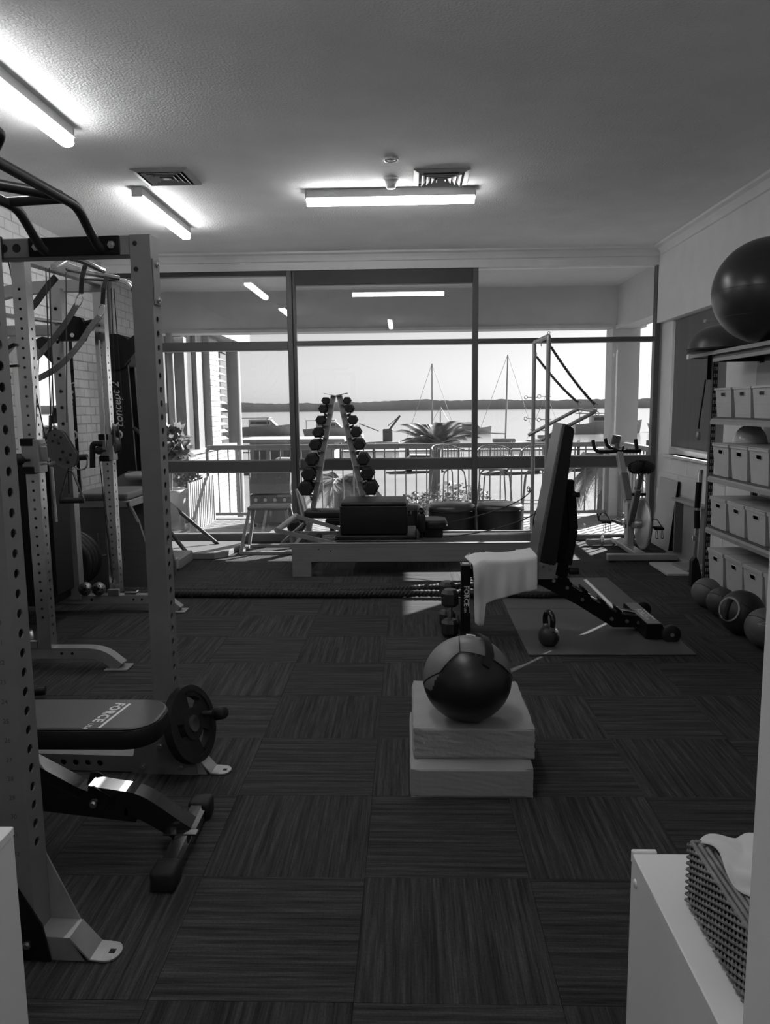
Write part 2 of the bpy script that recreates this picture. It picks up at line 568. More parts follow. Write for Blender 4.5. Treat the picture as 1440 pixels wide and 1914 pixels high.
# left wall, painted brick
def brick_mesh(l, h, d, ax):
    return MB().box(-d / 2, -l / 2, -h / 2, d / 2, l / 2, h / 2, 0.003, 1).mesh('brick', M_brick) if ax == 'x' else \
        MB().box(-l / 2, -d / 2, -h / 2, l / 2, d / 2, h / 2, 0.003, 1).mesh('brick', M_brick)
BL, BH = 0.24, 0.0862
bm_x = brick_mesh(BL - 0.009, BH - 0.009, 0.03, 'x')
wall_left = struct('wall_left', MB().box(-3.3, -2.7, 0, XL - 0.006, 8.26, ZC), M_mortar)
def brick_field(parent, xs, y0, y1, z0, z1, keep, hole=None, bmat=None):
    rest = MB(); nrest = 0
    rows = int((z1 - z0) / BH + 0.5)
    for r in range(rows):
        z = z0 + (r + 0.5) * BH
        off = (r % 2) * BL / 2
        k = 0
        while True:
            y = y0 + off + k * BL
            a, b = max(y, y0), min(y + BL, y1)
            k += 1
            if a >= y1: break
            if b - a < 0.03: continue
            c = (a + b) / 2
            if hole and hole(c, z): continue
            jx = random.uniform(-0.002, 0.002)
            if keep(c, z):
                o = bpy.data.objects.new('brick', bm_x if b - a > BL - 0.02 else brick_mesh(b - a - 0.009, BH - 0.009, 0.03, 'x'))
                if bmat:
                    o.data = o.data.copy(); o.data.materials[0] = bmat
                COL.objects.link(o); o.parent = parent
                o.location = Vector((xs + jx, c, z)) - Vector(parent.location)
            else:
                rest.box(xs - 0.015 + jx, a + 0.0045, z - BH / 2 + 0.0045, xs + 0.015 + jx, b - 0.0045, z + BH / 2 - 0.0045); nrest += 1
    if nrest:
        o = put('brickwork', rest, bmat or M_brick, parent, kind='stuff', label='painted bricks of the rest of this wall')
brick_field(wall_left, XL - 0.015, 3.2, 8.15, 0.0, 3.0,
            lambda y, z: (y > 7.25 and 0.45 < z < 2.2) or (y > 5.75 and 2.2 <= z < 2.92) or (5.7 < y < 6.3 and 0.85 < z < 2.2))

# right wall: bulkhead above, recessed window wall below
wall_right = struct('wall_right', MB().box(2.62, -2.7, 0, 2.8, 6.50, 2.25).box(2.62, 7.83, 0, 2.8, 8.26, 2.25).box(2.62, 6.50, 0, 2.8, 7.83, 0.93), M_wall)
bulk = struct('wall_right_bulkhead', MB().box(2.56, 0.6, 2.25, 2.8, 8.26, ZC), M_wall)
blk = MB()
for r in range(5):                                   # faint block joints under the side window
    for k in range(4):
        y0 = 6.4 + k * 0.44 - (r % 2) * 0.22
        a, b = max(y0, 6.4), min(y0 + 0.434, 8.18)
        if b - a > 0.05:
            o = put('block', MB().box(2.612, a, 0.005 + r * 0.186, 2.625, b, 0.005 + r * 0.186 + 0.181, 0.002, 1), M_wall, wall_right)
# front wall head (above the glazing) and cornices
struct('wall_front', MB().box(-3.3, 8.14, 2.83, 2.8, 8.3, ZC), M_wall)
def cornice(name, p0, p1, inx, iny):
    m = MB()
    prof = [(0, 0), (0.09, 0), (0.085, 0.018), (0.05, 0.03), (0.03, 0.055), (0.018, 0.085), (0, 0.09)]
    p0, p1 = Vector(p0), Vector(p1)
    n_ = Vector((inx, iny, 0))
    m.prism(prof, p0, n_, (0, 0, -1), p1 - p0)
    struct(name, m, M_wall)
cornice('trim_1', (-3.155, 8.14, 3.0), (2.56, 8.14, 3.0), 0, -1)
cornice('trim_2', (2.56, 0.6, 3.0), (2.56, 8.05, 3.0), -1, 0)
# back wall with the doorway the camera looks through, and the lobby behind it
struct('wall_back', MB().box(0.282, 0.5, 0, 2.62, 0.6, ZC).box(-3.155, 0.5, 0, -0.78, 0.6, ZC).box(-0.78, 0.5, 2.08, 0.282, 0.6, ZC), mat('lobby_paint', 0.84, 0.6, var=0.02))
struct('wall_lobby', MB().box(-3.155, -2.7, 0, 2.62, -2.6, ZC), M_wall)
struct('wall_lobby_right', MB().box(1.6, -2.6, 0, 1.7, 0.5, ZC), M_wall)
struct('wall_lobby_left', MB().box(-1.7, -2.6, 0, -1.6, 0.5, ZC), M_wall)
struct('trim_3', MB().box(0.295, 0.485, 0, 0.365, 0.5, 2.1), M_white)

# ---------------------------------------------------------------- side window on the right wall
w2 = thing('window_2', None, None, (2.7, 7.3, 0.93), kind='structure')
put('window_sill', MB().box(2.575, 6.47, 0.905, 2.72, 7.86, 0.93, 0.004, 1), M_white, w2)
put('window_frame', MB().box(2.70, 6.5, 0.93, 2.75, 7.83, 0.98).box(2.70, 6.5, 2.2, 2.75, 7.83, 2.25).box(2.70, 6.5, 0.98, 2.75, 6.55, 2.2).box(2.70, 7.78, 0.98, 2.75, 7.83, 2.2), M_white, w2)
put('pane', MB().box(2.72, 6.55, 0.98, 2.726, 7.78, 2.2), M_glass, w2)
bl = thing('roller_blind', 'dark grey roller blind drawn down over the side window', 'blind', (2.66, 7.3, 0.99))
m = MB().box(2.632, 6.53, 1.0, 2.635, 7.8, 2.235)
put('blind_fabric', m, mat('blind_fabric', 0.13, 0.85, var=0.08, scale=2, stretch=(1, 6, 0.2)), bl)
put('bottom_bar', MB().box(2.626, 6.53, 0.985, 2.642, 7.8, 1.01, 0.003, 1), mat('blind_bar', 0.4, 0.5), bl)
put('roller_tube', MB().cyl((2.66, 6.52, 2.215), (2.66, 7.81, 2.215), 0.025), M_white, bl)
tag_sw = thing('wall_bracket', 'small pale shelf bracket on the right wall just above the dome trainer', 'bracket', (2.6, 6.43, 2.1))
put('plate', MB().box(2.58, 6.38, 2.02, 2.62, 6.48, 2.16, 0.004, 1), M_white, tag_sw)
put('arm', MB().box(2.40, 6.40, 2.075, 2.585, 6.46, 2.10, 0.003, 1), mat('bracket_grey', 0.3, 0.5), tag_sw)

# ---------------------------------------------------------------- glazed front, three bays
w1 = thing('window_1', None, None, (0, 8.2, 0), kind='structure')
def fr(name, x0, z0, x1, z1, m=M_frame, y0=8.155, y1=8.245):
    put(name, MB().box(x0, y0, z0, x1, y1, z1, 0.004, 1), m, w1)
B1, B2, B3 = -3.15, -1.19, 0.705
fr('mullion', B2 - 0.055, 0, B2 + 0.0, 2.83); fr('mullion', B2 + 0.0, 0, B2 + 0.035, 2.83, M_frame, 8.18, 8.235)
fr('mullion', B3 - 0.028, 0, B3 + 0.03, 2.83)
fr('mullion', 2.545, 0, 2.6, 2.83); fr('mullion', -3.15, 0, -3.1, 2.83)
fr('header_box', B2 + 0.03, 2.685, B3 - 0.028, 2.83, mat('dark_header', 0.035, 0.5))
fr('header_rail', -3.1, 2.785, B2 - 0.055, 2.83, mat('dark_header', 0.035, 0.5))
fr('transom', -3.1, 2.035, B2 - 0.055, 2.12); fr('transom', B2 + 0.035, 2.076, B3 - 0.028, 2.12); fr('transom', B3 + 0.03, 2.076, 2.545, 2.12)
fr('sill_rail', -3.1, 0.758, B2 - 0.055, 0.873); fr('sill_rail', B2 + 0.035, 0.777, B3 - 0.028, 0.882); fr('sill_rail', B3 + 0.03, 0.782, 2.545, 0.892)
fr('bottom_rail', -3.1, 0, B2 - 0.055, 0.085); fr('bottom_rail', B2 + 0.035, 0, B3 - 0.028, 0.07); fr('bottom_rail', B3 + 0.03, 0, 2.545, 0.05)
for (xa, xb, hb, zt0, zt1, s0, s1, b) in ((-3.1, B2 - 0.055, 2.785, 2.035, 2.12, 0.758, 0.873, 0.085),
                                          (B2 + 0.035, B3 - 0.028, 2.685, 2.076, 2.12, 0.777, 0.882, 0.07),
                                          (B3 + 0.03, 2.545, 2.83, 2.076, 2.12, 0.782, 0.892, 0.05)):
    for z0, z1 in ((b, s0), (s1, zt0), (zt1, hb)):
        put('pane', MB().box(xa - 0.003, 8.205, z0 - 0.003, xb + 0.003, 8.211, z1 + 0.003), M_glass, w1)
        if z0 != zt1:
            put('glazing_bead', MB().box(xa, 8.165, z1 - 0.012, xb, 8.19, z1).box(xa, 8.165, z0, xb, 8.19, z0 + 0.012), M_frame2, w1)
lk = put('latch', MB().box(B2 + 0.036, 8.13, 0.80, B2 + 0.05, 8.16, 0.90, 0.004, 1).box(B2 + 0.036, 8.115, 0.83, B2 + 0.05, 8.13, 0.85, 0.003, 1), M_chrome, w1)

# ================================================================ CEILING FITTINGS
M_lampbody = mat('lamp_body', 0.5, 0.4)
M_diff = emis('lamp_diffuser', 1.0, LAMP_E)
def batten(label, x, y, along):
    t = thing('batten_light', label, 'light', (x, y, 2.895), 0 if along == 'x' else pi / 2, 'ceiling batten lights')
    L = 0.61
    put('housing', MB().box(-L, -0.046, 0.045, L, 0.046, 0.05).box(-L, -0.036, 0.05, L, 0.036, 0.105, 0.002, 1), M_lampbody, t, world=False)  # lip made wider than the diffuser to shade the ceiling beside it
    put('end_cap', MB().box(-L - 0.012, -0.038, 0.035, -L, 0.038, 0.105, 0.003, 1), M_lampbody, t, world=False)
    put('end_cap', MB().box(L, -0.038, 0.035, L + 0.012, 0.038, 0.105, 0.003, 1), M_lampbody, t, world=False)
    prof = [(-0.037, 0.045), (-0.037, 0.012), (-0.028, 0.001), (-0.012, -0.003), (0.012, -0.003), (0.028, 0.001), (0.037, 0.012), (0.037, 0.045)]
    put('diffuser', MB().prism(prof, (-L, 0, 0), (0, 1, 0), (0, 0, 1), (2 * L, 0, 0)), M_diff, t, world=False)
    return t
batten('batten light running across the ceiling in front of the glazing', -0.115, 5.88, 'x')
batten('far left batten light running away from the viewer near the square vent', -1.92, 6.31, 'y')
batten('batten light at the top left corner above the rack', -1.9, 3.9, 'y')
t = batten('batten light mirrored in the middle upper pane, close to the viewer', -0.3, 2.15, 'y')
batten('unseen batten light added in the lobby behind the doorway', 0.3, -0.9, 'x')  # unseen lamp, added to light the door jamb and the near cabinets
def vent(name, label, x, y, bright):
    t = thing(name, label, 'vent', (x, y, 2.985), 0, 'ceiling vents')
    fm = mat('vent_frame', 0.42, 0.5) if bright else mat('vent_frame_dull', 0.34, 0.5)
    R = 0.19
    def ring(a, b, z0, z1):
        mm = MB()
        o_ = [(-a, -a, z0), (a, -a, z0), (a, a, z0), (-a, a, z0)]
        i_ = [(-b, -b, z1), (b, -b, z1), (b, b, z1), (-b, b, z1)]
        o2 = [(p[0], p[1], p[2] + 0.004) for p in o_]; i2 = [(p[0], p[1], p[2] + 0.004) for p in i_]
        mm.add(o_ + i_ + o2 + i2, [(k, 4 + k, 4 + (k + 1) % 4, (k + 1) % 4) for k in range(4)] + [(8 + k, 8 + (k + 1) % 4, 12 + (k + 1) % 4, 12 + k) for k in range(4)]
               + [(k, (k + 1) % 4, 8 + (k + 1) % 4, 8 + k) for k in range(4)] + [(4 + k, 12 + k, 12 + (k + 1) % 4, 4 + (k + 1) % 4) for k in range(4)])
        return mm
    put('frame', ring(R, R - 0.035, 0.009, -0.002), fm, t, world=False)
    put('backing', MB().box(-R + 0.01, -R + 0.01, 0.011, R - 0.01, R - 0.01, 0.0145), mat('vent_dark', 0.02, 0.9), t, world=False)  # plain pale panel of no known use, not a writing board
    for k in range(4):
        a = R - 0.055 - k * 0.034
        put('louvre', ring(a, a - 0.02, -0.006, 0.008) if not bright else ring(a, a - 0.024, -0.014, 0.008), fm, t, world=False)
    put('centre_plate', MB().box(-0.022, -0.022, -0.004, 0.022, 0.022, 0.0), fm, t, world=False)
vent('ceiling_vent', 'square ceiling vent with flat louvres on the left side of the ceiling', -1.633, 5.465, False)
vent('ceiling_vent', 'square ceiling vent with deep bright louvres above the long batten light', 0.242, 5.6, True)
t = thing('smoke_detector', 'round smoke detector hanging from the ceiling beside the bright vent', 'detector', (-0.105, 5.6, 2.93))
put('base_ring', MB().lathe((0, 0, 0.045), [(0.001, 0.025), (0.055, 0.025), (0.058, 0.01), (0.05, 0.0), (0.001, 0.0)], 20), M_white, t, world=False)
put('sensor_head', MB().lathe((0, 0, 0), [(0.001, 0.0), (0.03, 0.0), (0.036, 0.02), (0.042, 0.045), (0.001, 0.045)], 20), M_white, t, world=False)
t = thing('ceiling_sensor', 'flat round sensor disc on the ceiling ahead of the smoke detector', 'sensor', (-0.095, 5.18, 2.985))
put('rim', MB().torus((0, 0, 0.008), 0.045, 0.007, n=20, k=6), M_white, t, world=False)
put('disc', MB().lathe((0, 0, 0.002), [(0.001, 0.0), (0.03, 0.002), (0.04, 0.012), (0.001, 0.012)], 20), mat('sensor_grey', 0.3, 0.5), t, world=False)

# ================================================================ BALCONY AND VIEW
M_deck = mat('deck_board', 0.2, 0.75, var=0.12, scale=4, stretch=(1, 12, 12), bump=0.1)
M_rail = mat('grey_railing', 0.17, 0.5, var=0.05)
M_out = mat('outside_paint', 0.5, 0.8, var=0.04)
deck = struct('balcony_deck', MB().box(-3.3, 8.26, -0.3, 3.1, 10.45, -0.075), mat('deck_joist', 0.1, 0.9))
for k in range(15):
    put('deck_board', MB().box(-3.2, 8.27 + k * 0.145, -0.07, 3.05, 8.27 + k * 0.145 + 0.138, -0.045, 0.003, 1), M_deck, deck)
struct('balcony_soffit', MB().box(-3.3, 8.3, 2.95, 3.1, 10.75, 3.15), M_out)
struct('balcony_beam', MB().box(-3.3, 10.3, 2.42, 3.1, 10.6, 2.95).box(-3.3, 10.285, 2.42, 3.1, 10.3, 2.46), M_out)
struct('balcony_side_beam', MB().box(2.72, 8.3, 2.40, 2.95, 10.3, 2.95).box(2.705, 8.3, 2.40, 2.72, 10.285, 2.45), M_out)
struct('balcony_column', MB().box(2.67, 10.3, -4, 3.03, 10.62, 2.42, 0.006, 1), M_out)
wb = struct('wall_balcony', MB().box(-3.5, 8.26, -0.3, -3.206, 10.12, 2.95), M_mortar_out)
brick_field(wb, -3.215, 8.28, 10.12, -0.05, 2.9, lambda y, z: y > 9.45, None, M_brick_out)
# railings
def railing(name, label, p0, p1, zt, pitch):
    t = thing(name, label, 'railing', p0)
    p0, p1 = Vector(p0), Vector(p1)
    d = (p1 - p0); L = d.length; d.normalize()
    z0 = -0.045
    put('top_rail', MB().beam(p0 + Vector((0, 0, zt - 0.03)), p1 + Vector((0, 0, zt - 0.03)), 0.09, 0.06, bev=0.006), M_rail, t)
    put('bottom_rail', MB().beam(p0 + Vector((0, 0, z0 + 0.06)), p1 + Vector((0, 0, z0 + 0.06)), 0.04, 0.04, bev=0.004), M_rail, t)
    n = int(L / pitch)
    for k in range(n + 1):
        p = p0 + d * (k * L / n)
        ends = k in (0, n)
        r = 0.02 if ends else 0.008
        put('railing_post' if ends else 'baluster', MB().box(p.x - r, p.y - r, z0 if ends else z0 + 0.07, p.x + r, p.y + r, zt - 0.05), M_rail, t)
railing('balcony_railing', 'grey balcony railing with thin balusters facing the water', (-2.7, 10.3, 0), (2.64, 10.3, 0), 0.945, 0.138)
railing('balcony_railing', 'grey side railing of the balcony running out beside the white column', (2.8, 8.4, 0), (2.8, 10.22, 0), 0.945, 0.138)
# picket side of the stair at the left
t = thing('picket_gate', 'pale timber picket side of the stair at the left end of the balcony', 'fence', (-2.74, 9.0, -0.045))
put('rail', MB().box(-2.635, 8.95, 0.46, -2.605, 10.2, 0.50), M_deck, t)
put('rail', MB().box(-2.635, 8.95, 0.03, -2.605, 10.2, 0.07), M_deck, t)
for k in range(14):
    put('picket', MB().box(-2.605, 8.97 + k * 0.09, -0.045, -2.59, 8.97 + k * 0.09 + 0.045, 0.56), mat('picket_paint', 0.3, 0.7), t)

# leaf clusters
def leaf_mat(name, v):
    m = mat(name, v, 0.5, var=0.45, scale=9)
    n, l = m.node_tree.nodes, m.node_tree.links
    p = n['Principled BSDF']; o = n['Material Output']
    tr = n.new('ShaderNodeBsdfTranslucent'); mx = n.new('ShaderNodeMixShader'); mx.inputs[0].default_value = 0.45
    l.new(p.inputs['Base Color'].links[0].from_socket, tr.inputs[0])
    l.new(p.outputs[0], mx.inputs[1]); l.new(tr.outputs[0], mx.inputs[2]); l.new(mx.outputs[0], o.inputs[0])
    return m
M_leaf = leaf_mat('leaf', 0.15)
M_leaf2 = leaf_mat('leaf_dark', 0.09)
def leaves(c, r, n, size, sc=(1, 1, 1)):
    m = MB()
    for _ in range(n):
        while True:
            p = Vector((random.uniform(-1, 1), random.uniform(-1, 1), random.uniform(-1, 1)))
            if 0.25 < p.length < 1: break
        q = Vector(c) + Vector((p.x * r * sc[0], p.y * r * sc[1], p.z * r * sc[2]))
        d = Vector((random.uniform(-1, 1), random.uniform(-1, 1), random.uniform(-0.4, 1))).normalized()
        s_ = d.cross(Vector((random.uniform(-1, 1), random.uniform(-1, 1), random.uniform(-1, 1)))).normalized()
        L = size * random.uniform(0.6, 1.3); W = L * 0.3
        m.add([q, q + d * L * 0.5 + s_ * W, q + d * L, q + d * L * 0.5 - s_ * W], [(0, 1, 2, 3)])
    return m
def frond(base, az, el, L, droop, n=9, w=0.16):
    """one palm frond: rib with leaflets on both sides"""
    m = MB()
    h = Vector((cos(az), sin(az), 0)); pts = []
    for i in range(n + 1):
        t = i / n
        pts.append(Vector(base) + h * (L * t * cos(el)) + Vector((0, 0, L * (t * sin(el) - droop * t * t))))
    m.tube(pts, [0.012 * (1 - 0.8 * i / n) for i in range(n + 1)], 4)
    for i in range(3, n * 4):
        t = i / (n * 4)
        k = min(n - 1, int(t * n)); f_ = t * n - k
        p = pts[k].lerp(pts[k + 1], f_)
        d = (pts[k + 1] - pts[k]).normalized()
        s_ = d.cross(Vector((0, 0, 1))).normalized()
        for sg in (-1, 1):
            tip = p + s_ * sg * w * 1.7 * (1 - t * 0.6) + d * w * 1.3 - Vector((0, 0, w * 0.5))
            b = d * 0.012
            m.add([p - b * 2.2, p + b * 2.2, tip], [(0, 1, 2)])
    return m
def potted(label, x, y, z0, pr, ph, fc, fr_, n, size, pm, dark=False):
    t = thing('potted_shrub', label, 'plant', (x, y, z0))
    put('planter', MB().lathe((x, y, z0), [(0.001, 0), (pr * 0.75, 0), (pr, ph * 0.9), (pr, ph), (pr * 0.88, ph), (pr * 0.85, ph * 0.85), (0.001, ph * 0.85)], 18), pm, t)
    put('stem', MB().tube([(x, y, z0 + ph * 0.8), (x + 0.02, y, fc[2])], 0.015, 6), mat('bark', 0.12, 0.8), t)
    put('foliage', leaves(fc, fr_, n, size, (0.9, 0.9, 1.15)), M_leaf2 if dark else M_leaf, t, kind='stuff')
potted('tall leafy shrub in a pale pot at the left end of the balcony', -2.92, 9.35, -0.045, 0.19, 0.5, (-2.89, 9.35, 0.98), 0.22, 360, 0.13, mat('pale_pot', 0.35, 0.6))
potted('low dark shrub in a small pot beside the stair pickets', -2.87, 9.95, -0.045, 0.12, 0.28, (-2.86, 9.95, 0.5), 0.19, 220, 0.09, mat('grey_pot', 0.3, 0.6), True)

# wire bar stools
def stool():
    t = thing('bar_stool', 'wire-backed bar stool on the balcony', 'stool', (0, 0, 0))
    mm = M_rail
    ft = [(-0.21, -0.2), (0.21, -0.2), (0.21, 0.2), (-0.21, 0.2)]
    for (a, b) in ft:
        put('leg', MB().tube(fillet([(a, b, 0), (a * 0.72, b * 0.72, 0.66), (0, b * 0.7, 0.7)], 0.06, 4), 0.009, 6), mm, t, world=False)
    put('footrest', MB().tube([(a * 0.9, b * 0.9, 0.28) for a, b in ft], 0.007, 6, closed=True), mm, t, world=False)
    put('seat', MB().lathe((0, 0, 0.69), [(0.001, 0), (0.19, 0.0), (0.205, 0.012), (0.19, 0.024), (0.001, 0.02)], 22), mm, t, world=False)
    m = MB()
    rim = [(0.22 * cos(a), 0.2 * sin(a), 0.98 - 0.06 * abs(cos(a)) ** 3) for a in [radians(-10 + 200 * i / 20) for i in range(21)]]
    m.tube(rim, 0.009, 6)
    put('back_rim', m, mm, t, world=False)
    for i in range(1, 20):
        a = radians(-10 + 200 * i / 20)
        put('wire', MB().tube([(0.2 * cos(a), 0.19 * sin(a), 0.7), (0.235 * cos(a), 0.215 * sin(a), 0.86), rim[i]], 0.0045, 4), mm, t, world=False)
    return t
st = stool()
st.location = (1.08, 9.62, -0.045); st.rotation_euler = (0, 0, 0.1); st['group'] = 'balcony bar stools'
st['label'] = 'wire-backed bar stool outside, just right of the right-hand mullion'
dup(st, (1.62, 9.6, -0.045), -0.2, 'wire-backed bar stool outside behind the tower post of the reformer', 'balcony bar stools')
dup(st, (0.52, 9.95, -0.045), 0.5, 'wire-backed bar stool outside, left of the right-hand mullion', 'balcony bar stools')
# barbecue
t = thing('barbecue', 'dark barbecue cabinet with knobs on the balcony behind the metal stool', 'barbecue', (-1.72, 9.75, -0.045))
put('cabinet', MB().box(-1.98, 9.5, 0.0, -1.46, 9.95, 0.36, 0.01, 1), mat('bbq_body', 0.06, 0.5), t)
put('hood', MB().prism([(0, 0), (0.5, 0), (0.46, 0.2), (0.3, 0.27), (0.08, 0.25), (0, 0.12)], (-1.97, 9.48, 0.38), (0, 1, 0), (0, 0, 1), (0.5, 0, 0)), mat('bbq_hood', 0.12, 0.35), t)
put('side_shelf', MB().box(-1.46, 9.52, 0.33, -1.2, 9.93, 0.36, 0.005, 1), mat('bbq_steel', 0.4, 0.4, 0.6), t)
for k in range(4):
    put('knob', MB().cyl((-1.9 + k * 0.12, 9.5, 0.3), (-1.9 + k * 0.12, 9.47, 0.3), 0.022, n=12), M_silver, t)
for x in (-1.94, -1.5):
    for y in (9.54, 9.91):
        put('leg', MB().box(x - 0.02, y - 0.02, -0.045, x + 0.02, y + 0.02, 0.0), M_black, t)

# neighbouring building on the left
nb = thing('neighbour_building', 'sunlit brick building with dark openings beyond the left of the balcony', 'building', (-3.4, 13, -4))
put('low_wall', MB().box(-3.7, 10.9, -4, -3.316, 14.6, 0.74), M_mortar_out, nb)
rest = MB()
for r in range(26):
    z = -1.5 + r * BH
    for k in range(16):
        y = 10.9 + k * BL - (r % 2) * BL / 2
        a, b = max(y, 10.9), min(y + BL, 14.6)
        if b - a > 0.04: rest.box(-3.32, a + 0.005, z + 0.005, -3.295, b - 0.005, z + BH - 0.005)
put('brickwork', rest, M_brick_out, nb, kind='stuff')
put('ledge', MB().box(-3.75, 10.85, 0.74, -3.26, 14.65, 0.79, 0.006, 1), M_nb, nb)
put('pier', MB().box(-3.62, 12.97, 0.79, -3.315, 13.58, 2.65), M_mortar_out, nb)
for r in range(21):
    for (a, b) in (((12.97, 13.21), (13.21, 13.45), (13.45, 13.58)) if r % 2 else ((12.97, 13.09), (13.09, 13.33), (13.33, 13.58))):
        put('brick', MB().box(-3.325, a + 0.005, 0.795 + r * BH, -3.295, b - 0.005, 0.795 + r * BH + BH - 0.008), M_brick_out, nb)
put('dark_panel', MB().box(-3.65, 11.7, 0.79, -3.4, 12.3, 2.65), mat('dark_door', 0.05, 0.4), nb)
put('door_frame', MB().box(-3.42, 12.3, 0.79, -3.34, 12.42, 2.65).box(-3.5, 12.42, 0.79, -3.4, 12.97, 2.65), mat('door_grey', 0.16, 0.5), nb)
lou = MB().box(-3.6, 13.6, 0.79, -3.5, 14.55, 2.65)
put('back_panel', lou, mat('dark_door', 0.05, 0.4), nb)
for k in range(13):
    put('slat', MB().obox((-3.42, 14.07, 0.9 + k * 0.13), (0.09, 0.9, 0.012), (0, 0.6, 0)), mat('door_grey', 0.16, 0.5), nb)
put('column', MB().cyl((-3.35, 14.95, -4), (-3.35, 14.95, 2.65), 0.13, n=20), M_nb, nb)
put('roof_slab', MB().box(-5.5, 11.4, 2.65, -3.1, 15.4, 3.0), M_nb, nb)
t = thing('downpipe', 'pale round downpipe at the end of the balcony brick wall', 'pipe', (-3.12, 10.2, -1))
put('pipe', MB().cyl((-3.12, 10.22, -3.9), (-3.12, 10.22, 2.42), 0.045, n=14), M_nb, t)
put('clip', MB().cyl((-3.12, 10.22, 1.2), (-3.12, 10.22, 1.24), 0.052, n=14), M_rail, t)
put('timber_post', MB().box(-3.22, 10.72, -4, -3.08, 10.86, 2.42, 0.006, 1), mat('dark_post', 0.12, 0.6), None, 'dark square post standing beside the pale downpipe', 'post')

# ground, water, far shore
struct('car_park', MB().box(-90, 11.2, -4.3, 90, 78, -4.0), mat('asphalt', 0.1, 0.9, var=0.2, scale=0.15))
struct('sea_water', MB().box(-2600, 78, -5.2, 2600, 2600, -4.6), mat('sea_water', 0.2, 0.16, var=0.08, scale=0.02, bump=0.15, bscale=0.6))
def hgt(x, s):
    return 0.5 + 0.5 * (0.5 * sin(x * 0.011 + s) + 0.3 * sin(x * 0.031 + 2 * s) + 0.2 * sin(x * 0.083 + 3 * s))
v, f = [], []
NX = 700
prev = 19.0
for i in range(NX):
    x = -1700 + 3400 * i / (NX - 1)
    prev = 0.8 * prev + 0.2 * (17 + 6 * hgt(x, 1)) + random.uniform(-1.0, 1.0)
    y = 1700 + 12 * hgt(x, 7)
    v += [(x, y, -4.6), (x, y + 0.8, -4.6 + prev * 0.8), (x, y + 1.2, -4.6 + prev), (x, y + 60, -4.6)]
for i in range(NX - 1):
    for k in range(3):
        f.append((4 * i + k, 4 * i + 4 + k, 4 * i + 5 + k, 4 * i + 1 + k))
struct('far_shore', MB().add(v, f), mat('hazed_trees', 0.5, 0.95, var=0.12, scale=0.03))  # haze of the distance is put into the pale tree colour

# boats
M_hull = mat('boat_white', 0.42, 0.35)
M_hull2 = mat('boat_grey', 0.25, 0.4)
M_mast = mat('mast_alloy', 0.3, 0.4, 0.3)
def hull(m, x, y, L, B, H, z=-4.7):
    """boat hull along X, pointed bow at +X"""
    st_ = [(-0.5, 0.8, 0.85), (-0.3, 1.0, 0.9), (0, 1.0, 0.95), (0.3, 0.75, 1.05), (0.5, 0.04, 1.2)]
    v, f = [], []
    for (t, b, h) in st_:
        v += [(x + t * L, y - B / 2 * b, z + H * h), (x + t * L * 0.94, y - B / 2 * b * 0.6, z), (x + t * L * 0.94, y + B / 2 * b * 0.6, z), (x + t * L, y + B / 2 * b, z + H * h)]
    for i in range(4):
        for k in range(4):
            f.append((4 * i + k, 4 * i + (k + 1) % 4, 4 * i + 4 + (k + 1) % 4, 4 * i + 4 + k))
    f += [(0, 1, 2, 3), (16, 19, 18, 17)]
    return m.add(v, f)
def yacht(label, x, y, L, mast, mz, rake=0.0, boom=True):
    t = thing('sailing_yacht', label, 'yacht', (x, y, -4.7), 0, 'moored yachts')
    put('hull', hull(MB(), x, y, L, L * 0.28, 1.1), M_hull, t)
    put('cabin', MB().box(x - L * 0.2, y - L * 0.08, -3.6, x + L * 0.15, y + L * 0.08, -3.05, 0.1, 2), M_hull2, t)
    put('mast', MB().tube([(x, y, -3.6), (x + rake, y, mz)], [0.13, 0.09], 8), M_mast, t)
    put('boom', MB().tube([(x, y, -2.4), (x - L * 0.4, y, -2.2)], 0.09, 6), M_mast, t)
    put('stay', MB().tube([(x + rake, y, mz), (x + L * 0.48, y, -3.5)], 0.03, 4), M_mast, t)
    put('stay', MB().tube([(x + rake, y, mz), (x - L * 0.48, y, -3.7)], 0.03, 4), M_mast, t)
    return t
yacht('moored yacht whose tall mast shows in the middle bay', 3.46, 110, 8, 9, 7.5)
yacht('moored yacht whose tall mast shows left of the reformer tower', 13.85, 110, 9, 9, 8.6, 0.2)
yacht('small yacht with a short mast behind the reformer tower', 21.6, 122, 6, 9, 3.2)
yacht('small yacht with a low mast right of the middle mast', 5.4, 128, 6, 9, 1.5)
def launch(label, x, y, L, m2=None):
    t = thing('motor_boat', label, 'boat', (x, y, -4.7), 0, 'moored motor boats')
    k = L / 9.0
    def Z(h): return -4.7 + h * k
    put('hull', hull(MB(), x, y, L, L * 0.3, 1.5 * k), M_hull if m2 is None else m2, t)
    put('cabin', MB().box(x - L * 0.25, y - L * 0.1, Z(1.3), x + L * 0.12, y + L * 0.1, Z(2.4), 0.12, 2), M_hull, t)
    put('cabin_window', MB().box(x - L * 0.22, y - L * 0.104, Z(1.75), x + L * 0.09, y - L * 0.099, Z(2.15)), mat('car_glass', 0.03, 0.1), t)
    put('windscreen', MB().prism([(0, 0), (0.9 * k, 0), (0, 0.9 * k)], (x + L * 0.12, y - L * 0.1, Z(1.4)), (1, 0, 0), (0, 0, 1), (0, L * 0.2, 0)), M_hull2, t)
    put('canopy', MB().box(x - L * 0.45, y - L * 0.12, Z(2.6), x + L * 0.1, y + L * 0.12, Z(2.72), 0.05, 1), M_hull2, t)
    for sx in (-0.43, 0.06):
        put('canopy_post', MB().box(x + L * sx - 0.07, y - L * 0.11, Z(1.3), x + L * sx + 0.07, y - L * 0.11 + 0.14, Z(2.62)), M_mast, t)
launch('motor boat with canopy moored at the far left of the marina', -43, 165, 12)
